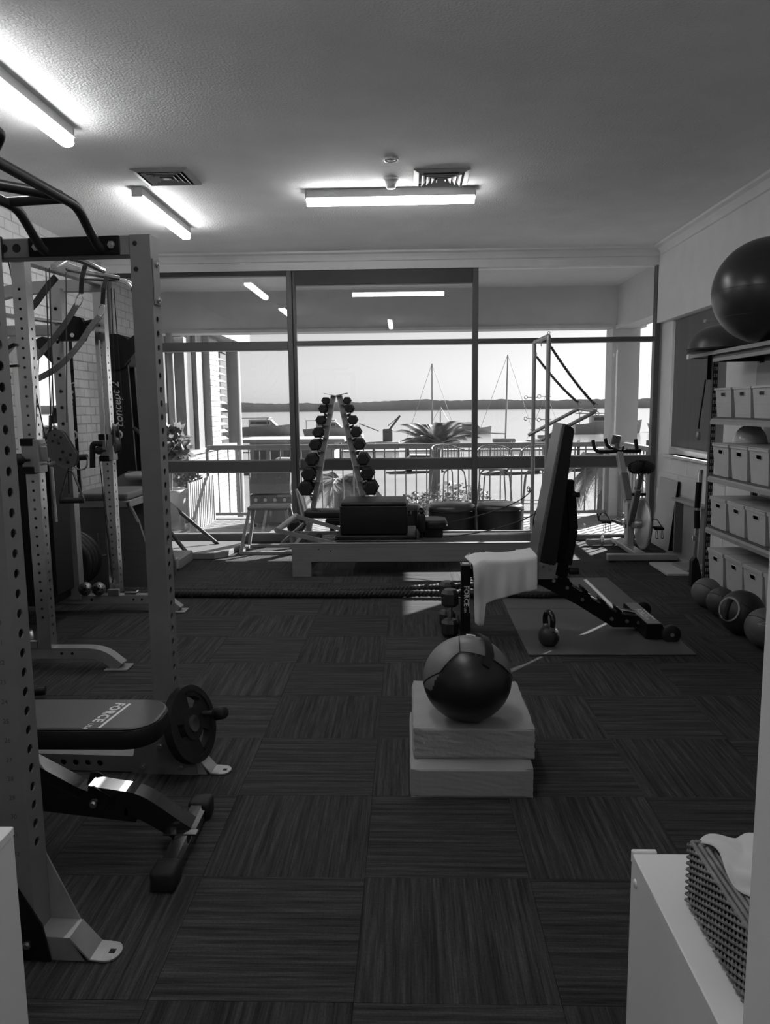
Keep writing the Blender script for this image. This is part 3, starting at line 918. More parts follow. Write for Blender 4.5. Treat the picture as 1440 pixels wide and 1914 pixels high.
launch('dark motor boat moored left of the dumbbell tower', -33, 178, 14, M_hull2)
launch('motor boat moored behind the dumbbell tower', -17, 170, 12)
launch('motor boat moored to the right of the reformer tower', 44, 172, 15)
launch('dark motor boat moored behind the white balcony column', 62, 178, 14, M_hull2)
launch('small motor boat moored in the middle of the bay', 14.5, 176, 9)
# work barge with crane
t = thing('crane_barge', 'low work barge with a slanting crane jib on the water', 'barge', (-4, 112, -4.7))
put('deck', MB().box(-12, 109, -4.7, -1.2, 115, -3.4, 0.1, 1), M_hull2, t)
put('crane_cab', MB().box(-3.6, 111, -3.4, -2.2, 113, -1.6, 0.1, 1), mat('barge_dark', 0.08, 0.6), t)
put('crane_jib', MB().beam((-3, 112, -2.2), (-1.1, 112, 0.3), 0.25, 0.3).beam((-2.9, 112, -1.2), (-1.1, 112, 0.3), 0.1, 0.1), mat('barge_dark', 0.08, 0.6), t)
put('deckhouse', MB().box(-9, 110, -3.4, -6.5, 114, -2.4, 0.1, 1), M_hull, t)
put('derrick', MB().tube([(-7, 112, -2.4), (-7, 112, -0.8), (-4.2, 112, -1.9)], 0.08, 5), mat('barge_dark', 0.08, 0.6), t)
# jetty, kiosk, cars
t = thing('jetty', 'long low jetty on piles across the marina', 'jetty', (0, 92, -4.7))
put('walkway', MB().box(-40, 91, -3.75, 44, 93, -3.55), mat('jetty_timber', 0.3, 0.8), t)
for k in range(22):
    put('pile', MB().cyl((-40 + k * 4, 91, -5), (-40 + k * 4, 91, -2.6), 0.18, n=8), mat('barge_dark', 0.08, 0.6), t)
t = thing('kiosk', 'low flat-roofed kiosk with a pale sign behind the dumbbell tower', 'kiosk', (-9, 70, -4))
put('wall', MB().box(-14, 68, -4, -6.5, 73, -1.5), mat('kiosk_wall', 0.3, 0.8), t)
put('roof', MB().box(-15, 67, -1.5, -5.5, 74, -1.2, 0.05, 1), mat('kiosk_roof', 0.3, 0.7), t)
put('sign_panel', MB().box(-8.6, 67.9, -2.3, -7.2, 68, -1.7), M_hull, t)
for k in range(4):
    put('shutter', MB().box(-13.6 + k * 1.3, 67.95, -3.9, -12.6 + k * 1.3, 68.02, -2.2), mat('kiosk_dark', 0.1, 0.6), t)
t = thing('boat_shed', 'dark corrugated shed at the water beyond the left round column', 'shed', (-18, 60, -4))
put('wall', MB().box(-19.5, 58, -4, -17.1, 66, -0.2), mat('shed_wall', 0.14, 0.7), t)
put('roof', MB().prism([(-1.5, 0), (1.5, 0), (0, 0.5)], (-18.3, 57.8, -0.2), (1, 0, 0), (0, 0, 1), (0, 8.4, 0)), mat('kiosk_roof', 0.3, 0.7), t)
def car(label, x, y, v, group='parked cars'):
    t = thing('parked_car', label, 'car', (x, y, -4), 0, group)
    cm = mat('car_paint_%d' % int(v * 100), v, 0.3)
    body = [(-2.1, 0.3), (2.1, 0.3), (2.15, 0.75), (1.3, 0.9), (-2.1, 0.95)]
    put('body', MB().prism(body, (x, y - 0.85, -4), (1, 0, 0), (0, 0, 1), (0, 1.7, 0)), cm, t)
    put('roof', MB().prism([(-1.7, 0.92), (1.2, 0.88), (0.5, 1.42), (-1.2, 1.45)], (x, y - 0.75, -4), (1, 0, 0), (0, 0, 1), (0, 1.5, 0)), cm, t)
    put('side_window', MB().prism([(-1.45, 0.97), (0.95, 0.95), (0.42, 1.34), (-1.15, 1.36)], (x, y - 0.76, -4), (1, 0, 0), (0, 0, 1), (0, 1.52, 0)), mat('car_glass', 0.03, 0.1), t)
    for sx in (-1.3, 1.3):
        for sy in (-0.86, 0.7):
            put('wheel', MB().cyl((x + sx, y + sy, -3.68), (x + sx, y + sy + 0.16, -3.68), 0.32, n=14), M_rubber, t)
car('pale car parked below the balcony, seen at the left of the middle bay', -9.5, 63, 0.6)
car('dark car parked below the balcony, left of the dumbbell tower', -17.5, 54, 0.1)
car('white car parked below the balcony in the middle bay', 1.4, 66, 0.7)
car('grey car parked below the balcony near the right mullion', 9.2, 64, 0.35)
car('mid grey car parked below the balcony in the right bay', 16.5, 67, 0.25)
put('kerb_wall', MB().box(-40, 33, -4, 40, 33.5, -3.5, 0.05, 1), mat('kerb', 0.3, 0.8), None, 'long pale kerb wall across the ground below the balcony', 'wall')
# planting below the balcony
def palm(label, x, y, zc, L, n, el, droop, sd_):
    random.seed(sd_)
    t = thing('palm', label, 'palm', (x, y, -4))
    put('trunk', MB().tube([(x, y, -4), (x + 0.1, y, zc)], [0.16, 0.11], 8), mat('bark', 0.12, 0.8), t)
    for k in range(n):
        put('frond', frond((x + 0.1, y, zc), 2 * pi * k / n + random.uniform(-.2, .2), el + random.uniform(-.25, .35), L * random.uniform(.8, 1.1), droop), leaf_mat('palm_leaf', 0.2), t)
palm('palm whose crown just clears the railing in the middle bay', 0.42, 14.5, 0.66, 0.85, 21, 0.75, 0.3, 3)
palm('palm with drooping fronds behind the dumbbell tower', -1.3, 13.6, 0.15, 1.1, 17, 0.3, 0.65, 4)
palm('palm with drooping fronds beside the white balcony column', 3.05, 12.3, 0.55, 1.05, 15, 0.3, 0.95, 5)
random.seed(11)
def shrub(label, x, y, z, r, n, dark=False):
    t = thing('shrub', label, 'shrub', (x, y, -4), 0, None)
    put('stem', MB().tube([(x, y, -4), (x, y, z)], 0.05, 6), mat('bark', 0.12, 0.8), t)
    put('foliage', leaves((x, y, z), r, int(n * 1.8), 0.09, (1.2, 1, 0.8)), M_leaf2 if dark else M_leaf, t, kind='stuff')
shrub('small-leaved shrub below the railing under the dumbbell tower', -0.95, 11.6, -0.55, 0.5, 520)
shrub('feathery shrub below the railing left of the right mullion', 0.75, 12.0, -0.2, 0.55, 560)
shrub('dark shrub below the railing in the middle of the middle bay', 0.15, 13.0, -0.35, 0.4, 420, True)

# ================================================================ POWER RACK (left foreground); built in its own frame, then turned 3 degrees
RK = thing('power_rack', 'grey perforated power rack with black multi-grip pull-up bars at the left', 'rack', (-0.995, 2.84, 0), radians(-3.1))
PW = 0.076
def rp(name, mb, m, label=None): return put(name, mb, m, RK, label=label, world=False)
ZT = 2.045
def upright(x, y, nums):
    up_ = rp('upright', MB().post(x, y, 0.02, x + PW, y + PW, ZT,
             {'x+': (0.0508, 0.0125, 0.265, 1.94, 12), 'x-': (0.0508, 0.0125, 0.265, 1.94, 8), 'y-': (0.0508, 0.0001, 0, 0)} if nums else
             {'x+': (0.0508, 0.0125, 0.18, 1.80, 12), 'x-': (0.0508, 0.0125, 0.18, 1.80, 8)}), M_steel)
    return up_
RA = upright(0, -1.03, True)
RB = upright(0, 0, False)
upright(-0.55 - PW, 0, False)
upright(-1.2, -1.03, True)
# numbers printed beside the holes of the near upright
for k in range(20, 33):
    z = 0.902 - (k - 20) * 0.0508
    put('number', MB().text(str(k), (0.033, -1.03, z), (1, 0, 0), (0, 0, 1), 0.017, 0.0006), mat('dark_print', 0.03, 0.6), RA, world=False)
# top back crossbeam with black mounting plates
bm_ = MB()
zb0, zb1 = 1.975, 2.045
bm_.box(-1.2, 0.002, zb0, 0.0, 0.072, zb1, 0.003, 1)
CB = rp('crossbeam', bm_, M_steel)
hl = MB()
for k in range(6):
    x = -0.425 - k * 0.05
    hl.cyl((x, 0.003, 2.01), (x, 0.0012, 2.01), 0.016, n=16)
put('hole', hl, mat('hole_dark', 0.006, 0.9), CB, world=False)
pl = rp('mounting_plate', MB().box(-0.375, -0.008, zb0 + 0.002, -0.035, 0.002, zb1 - 0.002, 0.002, 1), M_black)
rp('mounting_plate', MB().box(-0.80, -0.008, zb0 - 0.004, -0.475, 0.002, zb1 + 0.006, 0.002, 1), M_black)
def bolt(parent, p, d, r=0.011, m=None):
    d = Vector(d)
    put('bolt', MB().cyl(p, Vector(p) + d * 0.006, r, n=6).cyl(Vector(p) + d * 0.005, Vector(p) + d * 0.011, r * 0.55, n=10), m or M_dull, parent, world=False)
for x in (-0.345, -0.063): bolt(pl, (x, -0.008, 2.01), (0, -1, 0), 0.014)
# pull-up bars bowing up from the back crossbeam to the front one
M_bar = mat('black_bar', 0.018, 0.36, var=0.2, scale=30)
def bar(x):
    return fillet([(x, -0.003, 1.995), (x, -0.035, 2.005), (x, -0.165, 2.105), (x, -0.85, 2.112), (x, -1.0, 2.0), (x, -1.03, 1.99)], 0.05, 5)
rp('pull_up_bar', MB().tube(bar(-0.105), 0.0165, 12), M_bar)
rp('pull_up_bar', MB().tube(bar(-0.315), 0.0165, 12), M_bar)
rp('pull_up_bar', MB().tube(bar(-0.62), 0.0165, 12), M_bar)
rp('grip', MB().tube([(-0.315, -0.225, 2.11), (-0.105, -0.245, 2.11)], 0.0155, 10), M_bar)
rp('grip', MB().tube([(-0.105, -0.275, 2.11), (-0.315, -0.50, 2.112)], 0.0175, 10), M_bar)
rp('grip', MB().tube([(-0.315, -0.5, 2.112), (-0.62, -0.36, 2.112)], 0.0155, 10), M_bar)
rp('grip', MB().tube(fillet([(-0.105, -0.66, 2.112), (-0.05, -0.69, 2.16), (-0.05, -0.79, 2.16), (-0.105, -0.8, 2.115)], 0.02, 4), 0.0125, 10), M_bar)
gl = rp('gusset_label', MB().prism([(0, 0), (0.2, 0), (0.16, 0.06), (0.03, 0.075)], (-0.118, -0.86, 2.075), (0, 1, 0), (0, 0, 1), (0.006, 0, 0)), mat('tag_grey', 0.3, 0.5))
# side and base beams
rp('base_beam',
   MB().quad((-0.56, 0.07, 0.004), (-0.56, 0.004, 0.004), (-0.1, 0.004, 0.004), (-0.1, 0.07, 0.004)).quad((-0.56, 0.004, 0.07), (-0.1, 0.004, 0.07), (-0.1, 0.07, 0.07), (-0.56, 0.07, 0.07)).quad((-0.1, 0.07, 0.004), (-0.56, 0.07, 0.004), (-0.56, 0.07, 0.07), (-0.1, 0.07, 0.07)).holes((-0.1, 0.004, 0.004), (0, 0, 1), (-1, 0, 0), 0.066, 0.46, 0.05, 0.0125, 12, 0.004, 0.11, 0.42), M_steel)
rp('side_beam', MB().box(-1.19, -0.96, 0.01, -1.13, 0.0, 0.07, 0.003, 1), M_steel)
# bracket and splayed foot under each front upright
def footing(y, black):
    b = rp('foot_bracket', MB().prism([(-0.20, 0.0), (0.115, 0.0), (0.098, 0.10), (0.03, 0.215), (-0.20, 0.215)] if black else [(-0.10, 0.0), (0.165, 0.0), (0.15, 0.12), (0.075, 0.30), (-0.06, 0.30)],
           (0, y - 0.001, 0.004), (1, 0, 0), (0, 0, 1), (0, -0.006, 0)), M_black if black else M_steel)
    for q in ((0.055, 0.05), (0.0, 0.105), (0.0, 0.17)) if black else ((-0.055, 0.035), (0.1, 0.035), (0.02, 0.12)):
        bolt(b, (q[0], y - 0.007, q[1]), (0, -1, 0), 0.012)
    rp('gusset', MB().prism([(0, 0.06), (0.16, 0.06), (0.075, 0.25), (0.07, 0.27), (0, 0.27)], (0.0, y + PW + 0.001, 0.0), (1, 0, 0), (0, 0, 1), (0, 0.005, 0)), M_silver)
    f = rp('foot', MB().sweep([(0.07, y + PW / 2, 0.066), (0.165, y + PW / 2, 0.066), (0.215, y + PW / 2, 0.008), (0.245, y + PW / 2, 0.006)], 0.075, 0.005, (0, 1, 0)), M_silver)
    put('foot_side', MB().prism([(0.07, 0.004), (0.2, 0.004), (0.165, 0.064), (0.07, 0.064)], (0, y, 0), (1, 0, 0), (0, 0, 1), (0, 0.004, 0)), M_silver, f, world=False)
    tab = MB(); o_ = []
    for i in range(9):
        a = -pi / 2 + pi * i / 8
        o_.append((0.255 + 0.03 * cos(a), PW / 2 + 0.0375 * sin(a)))
    tab.prism([(0.24, 0.0005)] + o_ + [(0.24, 0.0755)], (0, y, 0.003), (1, 0, 0), (0, 1, 0), (0, 0, 0.005))
    put('anchor_tab', tab, M_silver, f, world=False)
    put('anchor_hole', MB().box(0.253, y + PW / 2 - 0.008, 0.008, 0.269, y + PW / 2 + 0.008, 0.0086), mat('hole_dark', 0.006, 0.9), f, world=False)
footing(-1.03, True)
footing(0.0, False)
# strap plate bolted on the back upright's right side near the top
sp = rp('side_plate', MB().box(PW, 0.008, 1.80, PW + 0.006, 0.068, 1.965, 0.003, 1), M_steel)
for z in (1.82, 1.945): bolt(sp, (PW + 0.006, 0.038, z), (1, 0, 0), 0.012)
for z in (2.015, 1.925):
    put('bolt_hole', MB().cyl((0.02, 0.001, z), (0.02, -0.001, z), 0.0085, n=12), mat('hole_dark', 0.006, 0.9), RB, world=False)
# bar catch on the near upright (outside left)
rp('pin_pulley', MB().torus((-0.565, -0.02, 1.955), 0.02, 0.006, (0, 1, 0), 14, 6), M_black)

# ---------------------------------------------------------------- flat bench standing in the rack
BN = thing('weight_bench', 'flat black bench with glossy curved leg standing inside the power rack', 'bench', (-1.1, 2.37, 0))
x1, x0, ya, yb_ = -0.80, -1.75, 2.245, 2.495
def pad_mesh(x0, y0, z0, x1, y1, z1, cx=0.05, r=0.02, m=None):
    """upholstered pad with rounded outline and soft edges"""
    bm = bmesh.new()
    c = []
    for (sx, sy, a0) in ((x1 - cx, y1 - cx, 0), (x0 + cx, y1 - cx, pi / 2), (x0 + cx, y0 + cx, pi), (x1 - cx, y0 + cx, 1.5 * pi)):
        for i in range(6):
            a = a0 + pi / 2 * i / 5
            c.append((sx + cx * cos(a), sy + cx * sin(a)))
    rings = [(z0, r * 0.6), (z0 + r * 0.6, 0), (z1 - r, 0), (z1 - r * 0.3, r * 0.3), (z1, r)]
    mx, my = (x0 + x1) / 2, (y0 + y1) / 2
    v = []; N = len(c)
    for z, ins in rings:
        for (a, b) in c:
            d = Vector((a - mx, b - my))
            v.append(Vector((a - ins * (1 if a > mx else -1), b - ins * (1 if b > my else -1), z)))
    f = [(i * N + k, i * N + (k + 1) % N, (i + 1) * N + (k + 1) % N, (i + 1) * N + k) for i in range(len(rings) - 1) for k in range(N)]
    f.append(list(range(N))[::-1]); f.append(list(range((len(rings) - 1) * N, len(rings) * N)))
    bm.free()
    if m: v = [m @ p for p in v]
    o = MB().add(v, f, False)
    o.s = [len(q) == 4 for q in o.f]
    return o
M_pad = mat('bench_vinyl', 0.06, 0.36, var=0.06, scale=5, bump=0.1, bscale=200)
pd = put('pad', pad_mesh(x0, ya, 0.375, x1, yb_, 0.436, 0.09, 0.006), M_vinyl, BN)
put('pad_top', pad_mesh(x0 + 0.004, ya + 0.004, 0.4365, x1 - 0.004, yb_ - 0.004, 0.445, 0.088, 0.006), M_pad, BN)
put('piping', MB().tube([(x1 - 0.085 - 0.86, ya - 0.001, 0.435), (x1 - 0.09, ya - 0.001, 0.435), (x1 - 0.045, ya + 0.013, 0.435), (x1 - 0.012, ya + 0.05, 0.435), (x1 + 0.001, ya + 0.1, 0.435)], 0.0022, 5), M_vinyl, pd)
lt = MB()
u_, w_ = Vector((-0.13, -1, 0)).normalized(), Vector((1, -0.13, 0)).normalized()
lt.text('FORCE', (-0.985, 2.455, 0.4452), u_, w_, 0.047, 0.0006, 0.0, 1.12, 0.035)
lt.text('USA', (-1.008, 2.285, 0.4452), u_, w_, 0.022, 0.0006, 0.0, 1.15, 0.025)
lt.xf(Matrix.Identity(4)).prism([(0, 0), (0.2, 0), (0.2, 0.009), (0, 0.009)], Vector((-0.985, 2.455, 0.4454)) + w_ * 0.042, u_, w_, (0, 0, 0.0004))
put('lettering', lt, M_letter, pd)
# main black leg with a kink, curving down to the cross foot
lg = bez((-0.935, 2.37, 0.15), (-0.87, 2.37, 0.142), (-0.845, 2.37, 0.11), (-0.735, 2.37, 0.04), 14)
put('leg', MB().sweep([(-1.055, 2.37, 0.175), (-1.02, 2.37, 0.168)] + lg, 0.07, [0.075] * 2 + [0.085 - 0.022 * i / 14 for i in range(15)], (0, 1, 0)), M_gloss, BN)
arm = put('adjuster_arm', MB().sweep([(-1.55, 2.37, 0.31), (-1.29, 2.37, 0.295), (-1.095, 2.37, 0.182), (-1.05, 2.37, 0.165)], 0.062, 0.045, (0, 1, 0)), M_gloss, BN)
put('main_rail', MB().prism([(-1.6, 0.17), (-1.02, 0.10), (-0.90, 0.085), (-0.93, 0.135), (-1.08, 0.165), (-1.27, 0.262), (-1.6, 0.29)], (0, 2.335, 0), (1, 0, 0), (0, 0, 1), (0, 0.07, 0)), M_gloss, BN)
hg = put('hinge_plate', MB().prism([(-1.09, 0.16), (-1.0, 0.13), (-0.97, 0.17), (-1.045, 0.222), (-1.07, 0.222)], (0, 2.408, 0), (1, 0, 0), (0, 0, 1), (0, 0.006, 0)), M_gloss, BN)
hg = put('hinge_plate', MB().prism([(-1.09, 0.16), (-1.0, 0.13), (-0.97, 0.175), (-1.03, 0.215)], (0, 2.326, 0), (1, 0, 0), (0, 0, 1), (0, 0.006, 0)), M_gloss, BN)
put('bolt', MB().cyl((-1.03, 2.326, 0.155), (-1.03, 2.318, 0.155), 0.014, n=6).cyl((-1.03, 2.319, 0.155), (-1.03, 2.312, 0.155), 0.008, n=10), M_chrome, hg)
ft = put('cross_foot', MB().beam((-0.735, 2.12, 0.036), (-0.742, 2.52, 0.036), 0.062, 0.05, bev=0.012), M_gloss, BN)
for a, b in ((2.085, 2.17), (2.49, 2.565)):
    put('end_cap', MB().box(-0.775, a, 0.002, -0.698, b, 0.068, 0.012, 2), M_rubber, BN)
put('mounting_tab', MB().box(-0.80, 2.30, 0.058, -0.69, 2.335, 0.064, 0.002, 1), M_gloss, ft)
put('bolt', MB().cyl((-0.77, 2.317, 0.064), (-0.77, 2.317, 0.074), 0.012, n=6), M_chrome, ft)
put('leg', MB().box(-1.72, 2.33, 0.0, -1.66, 2.41, 0.36, 0.006, 1).box(-1.72, 2.15, 0.0, -1.66, 2.59, 0.05, 0.006, 1), M_gloss, BN)
# weight plate leaning at the end of the bench
WP = thing('weight_plate', 'black grip weight plate leaning on the rack foot beside the bench pad', 'plate', (-0.83, 2.74, 0))
R = 0.15
ax = Vector((0.93, -0.25, 0.26)).normalized()
cpl = Vector((-0.86, 2.86, 0.198))
uu, ww, dd = _frame(ax)
def ringseg(m, r0, r1, a0, a1, t, n):
    v, f = [], []
    for i in range(n + 1):
        a = a0 + (a1 - a0) * i / n
        d_ = uu * cos(a) + ww * sin(a)
        v += [cpl + d_ * r0 - dd * t / 2, cpl + d_ * r1 - dd * t / 2, cpl + d_ * r1 + dd * t / 2, cpl + d_ * r0 + dd * t / 2]
    for i in range(n):
        for k in range(4):
            f.append((4 * i + k, 4 * i + (k + 1) % 4, 4 * i + 4 + (k + 1) % 4, 4 * i + 4 + k))
    f += [(3, 2, 1, 0), (4 * n, 4 * n + 1, 4 * n + 2, 4 * n + 3)]
    m.add(v, f)
m = MB(); ringseg(m, R * 0.84, R, 0, 2 * pi, 0.036, 48)
put('rim', m, M_rubber, WP)
m = MB(); ringseg(m, R * 0.15, R * 0.42, 0, 2 * pi, 0.03, 32)
for k in range(3): ringseg(m, R * 0.4, R * 0.86, 2 * pi * k / 3 + 0.45, 2 * pi * k / 3 + 1.75, 0.022, 12)
put('web', m, M_rubber, WP)
for k in range(3):
    m = MB(); ringseg(m, R * 0.72, R * 0.845, 2 * pi * k / 3 + 1.75, 2 * pi * (k + 1) / 3 + 0.45, 0.03, 8)
    put('grip', m, M_rubber, WP)
put('hub', MB().cyl(cpl - dd * 0.02, cpl + dd * 0.02, 0.032, n=20), M_dull, WP)
put('rack_knob', MB().lathe((-0.765, 2.94, 0.21), [(0.001, 0.03), (0.02, 0.03), (0.026, 0.02), (0.026, -0.02), (0.001, -0.025)], 16, (1, -0.3, 0.3)).tube([(-0.90, 2.935, 0.21), (-0.765, 2.94, 0.21)], 0.012, 6), M_rubber, RK)
# small dark dumbbell-like grip on the floor behind the bench
g = thing('foam_roller', 'short dark foam roller lying on the carpet behind the near upright', 'roller', (-2.03, 3.62, 0))
put('core', MB().cyl((-2.18, 3.55, 0.04), (-1.91, 3.62, 0.04), 0.04, n=18), M_rubber, g)
put('end_grip', MB().cyl((-1.91, 3.62, 0.04), (-1.82, 3.645, 0.04), 0.024, n=12), M_vinyl, g)

# ================================================================ CABLE TRAINER
CT = thing('cable_trainer', 'grey twin-column cable trainer with chrome pull-up grips behind the rack', 'cable machine', (-2.4, 4.7, 0))
def cp(name, mb, m, parent=None, label=None): return put(name, mb, m, parent or CT, label=label)
M_tr = mat('trainer_grey', 0.27, 0.38, 0.35, var=0.08, scale=12)
M_shiny = mat('guide_column', 0.6, 0.22, 0.9, var=0.15, scale=3)
cols = {}
for nm, x, y, zt in (('near', -2.045, 4.05, 2.21), ('far', -2.145, 5.34, 2.29)):
    cols[nm] = cp('guide_column', MB().post(x, y, 0.125, x + 0.072, y + 0.072, zt, {'y-': (0.05, 0.0075, 0.15, 1.95), 'x+': (0.05, 0.0085, 0.05, 1.75), 'x-': (0.05, 0.0075, 0.05, 1.75), 'y+': (0.05, 0.0085, 0.05, 1.75)}), M_shiny)
cp('rear_upright', MB().post(-2.405, 5.25, 0.1, -2.325, 5.33, 2.24, {'y-': (0.11, 0.012, 0.3, 2.1, 12)}), M_tr)
cp('rear_upright', MB().post(-2.405, 4.05, 0.1, -2.325, 4.13, 2.24, {'y-': (0.11, 0.012, 0.3, 2.1, 12)}), M_tr)
cp('rear_upright', MB().post(-2.98, 5.25, 0.0, -2.9, 5.33, 2.24), M_tr)
for y, xe in ((4.09, -1.80), (5.30, -1.83)):
    cv = bez((xe, y, 0.095), (xe + 0.12, y, 0.095), (xe + 0.135, y - 0.005, 0.06), (xe + 0.2, y - 0.01, 0.015), 10)
    b = cp('base_beam', MB().sweep([(-2.98, y, 0.095)] + cv, 0.07, 0.06, (0, 1, 0)), M_tr)
    put('foot_plate', MB().box(xe + 0.12, y - 0.06, 0.0, xe + 0.25, y + 0.05, 0.012, 0.003, 1), M_tr, b)
    put('pin_hole', MB().cyl((xe - 0.12, y - 0.036, 0.095), (xe - 0.12, y - 0.0355, 0.095), 0.008, n=10).cyl((xe - 0.06, y - 0.036, 0.095), (xe - 0.06, y - 0.0355, 0.095), 0.008, n=10).cyl((xe - 0.42, y - 0.036, 0.095), (xe - 0.42, y - 0.0355, 0.095), 0.01, n=10), mat('hole_dark', 0.006, 0.9), b)
    put('base_block', MB().box(-2.13, y - 0.045, 0.126, -2.05, y - 0.02, 0.17, 0.003, 1), M_dull, b)
# shrouds over the weight stacks
for y in (4.13, 5.34):
    cp('weight_shroud', MB().box(-2.42, y + 0.005, 0.13, -2.15, y + 0.06, 1.13, 0.01, 1) if y < 5 else MB().box(-2.86, y - 0.05, 0.12, -2.42, y + 0.0, 1.13, 0.01, 1), M_black)
cp('weight_shroud', MB().box(-2.12, 4.26, 0.36, -2.02, 4.5, 1.13, 0.01, 1), M_black)
cp('weight_stack', MB().box(-2.62, 4.9, 0.14, -2.36, 5.2, 1.12, 0.01, 1), M_black)
# header beams
cp('header_beam', MB().beam((-2.01, 4.03, 2.225), (-2.11, 5.43, 2.31), 0.06, 0.075, bev=0.004), M_tr)
cp('rear_header', MB().sweep(bez((-3.05, 5.29, 2.06), (-2.85, 5.29, 2.23), (-2.6, 5.29, 2.27), (-2.07, 5.36, 2.265), 10), 0.07, 0.075, (0, 1, 0)), M_tr)
cp('cross_strut', MB().box(-3.0, 5.26, 1.93, -2.33, 5.32, 2.0, 0.004, 1), M_tr)
cp('cross_strut', MB().beam((-2.98, 5.29, 1.6), (-2.62, 5.29, 1.97), 0.05, 0.05), M_tr)
# chrome pull-up grips on the header
for pts in ([(-2.19, 4.58, 2.315), (-1.93, 4.62, 2.305), (-1.86, 4.72, 2.27), (-1.84, 4.78, 2.262)],
            [(-1.965, 4.6, 2.31), (-2.0, 4.48, 2.24), (-2.03, 4.42, 2.225)],
            [(-2.07, 4.6, 2.262), (-1.93, 4.9, 2.262), (-1.83, 5.0, 2.255)],
            [(-2.05, 5.0, 2.26), (-1.84, 5.02, 2.25), (-1.76, 5.0, 2.225), (-1.70, 4.98, 2.12)]):
    cp('chrome_grip', MB().tube(fillet(pts, 0.04, 4), 0.016, 10), M_chrome)
cp('rubber_grip', MB().tube([(-1.735, 4.985, 2.19), (-1.695, 4.975, 2.10)], 0.02, 10), M_rubber)
# sliding carriages with pulley blocks
def carriage(x, y, z, sgn):
    c = cp('carriage', MB().box(x - 0.01, y - 0.012, z - 0.09, x + 0.082, y + 0.084, z + 0.09, 0.004, 1), M_tr)
    for dz in (0.075, -0.075):
        put('bush', MB().box(x - 0.013, y - 0.016, z + dz - 0.02, x + 0.055, y + 0.07, z + dz + 0.02, 0.003, 1), M_black, c)
    put('pull_pin', MB().tube([(x + 0.03, y - 0.012, z - 0.02), (x + 0.03, y - 0.05, z - 0.02)], 0.008, 8).sphere((x + 0.01, y - 0.075, z - 0.015), 0.028, 14, 8), M_rubber, c)
    return c
c1 = carriage(-2.045, 4.05, 1.185, 1)
def pulley_block(c, o, sx, tilt):
    """two discs between figure-eight cheek plates; plane of the plates is roughly facing the viewer"""
    o = Vector(o); u = Vector((sx, tilt, 0)).normalized(); w = Vector((0, 0, 1)); nrm = u.cross(w)
    poly = []
    for i in range(13):
        a = radians(20 + 160 * i / 12); poly.append((0.055 + 0.052 * cos(a), 0.068 + 0.052 * sin(a)))
    poly += [(0.0, 0.03), (-0.01, -0.02)]
    for i in range(15):
        a = radians(200 + 200 * i / 14); poly.append((0.095 + 0.062 * cos(a), -0.028 + 0.062 * sin(a)))
    for s_ in (-0.016, 0.012):
        b = put('cheek_plate', MB().prism(poly, o + nrm * s_, u, w, nrm * 0.004), mat('pulley_plate', 0.075, 0.35), c)
    for (a, bb, r) in ((0.055, 0.068, 0.045), (0.095, -0.028, 0.056)):
        p = o + u * a + w * bb
        put('pulley', MB().cyl(p - nrm * 0.01, p + nrm * 0.01, r, n=24).cyl(p - nrm * 0.024, p + nrm * 0.024, r * 0.2, n=12), mat('pulley_nylon', 0.06, 0.4), c)
        for k in range(4):
            q = p + (u * cos(k * pi / 2 + .4) + w * sin(k * pi / 2 + .4)) * r * 0.55
            put('web_hole', MB().cyl(q - nrm * 0.0165, q + nrm * 0.0165, r * 0.17, n=10), mat('hole_dark', 0.006, 0.9), c)
    put('yoke', MB().box(o.x - 0.045, o.y - 0.02, o.z - 0.05, o.x, o.y + 0.02, o.z + 0.03, 0.003, 1), M_tr, c)
    put('pivot_rod', MB().tube([o + Vector((-0.075, 0, 0.04)), o + Vector((0.0, 0, 0.04))], 0.006, 6).tube([o + Vector((-0.075, 0, -0.065)), o + Vector((0.0, 0, -0.065))], 0.006, 6), M_chrome, c)
pulley_block(c1, (-1.93, 4.09, 1.205), 1, 0.0)
c2 = carriage(-2.145, 5.34, 1.165, 1)
pulley_block(c2, (-2.06, 5.37, 1.215), 0.5, -0.85)
put('carriage_handle', MB().tube(fillet([(-2.13, 5.325, 1.19), (-2.19, 5.3, 1.2), (-2.2, 5.3, 1.03)], 0.05, 5), 0.02, 10), M_rubber, c2)
# pulleys on the base
for (x, y, axv) in ((-2.285, 5.255, (0, 1, 0)), (-2.19, 5.255, (0, 1, 0)), (-2.115, 4.10, (0.75, 0.65, 0))):
    p = Vector((x, y, 0.175)); d_ = Vector(axv).normalized()
    b = cp('base_pulley', MB().lathe(p, [(0.008, -0.012), (0.047, -0.012), (0.041, -0.004), (0.041, 0.004), (0.047, 0.012), (0.008, 0.012)], 22, d_), M_dull)
    put('axle', MB().cyl(p - d_ * 0.016, p + d_ * 0.016, 0.012, n=10), M_black, b)
    for k in range(5):
        a = 2 * pi * k / 5; u2, w2, _ = _frame(d_)
        q = p + (u2 * cos(a) + w2 * sin(a)) * 0.028
        put('web_hole', MB().cyl(q - d_ * 0.0128, q + d_ * 0.0128, 0.006, n=8), mat('hole_dark', 0.006, 0.9), b)
cp('stop_block', MB().box(-2.02, 5.27, 0.125, -1.93, 5.33, 0.15, 0.006, 1), M_chrome)
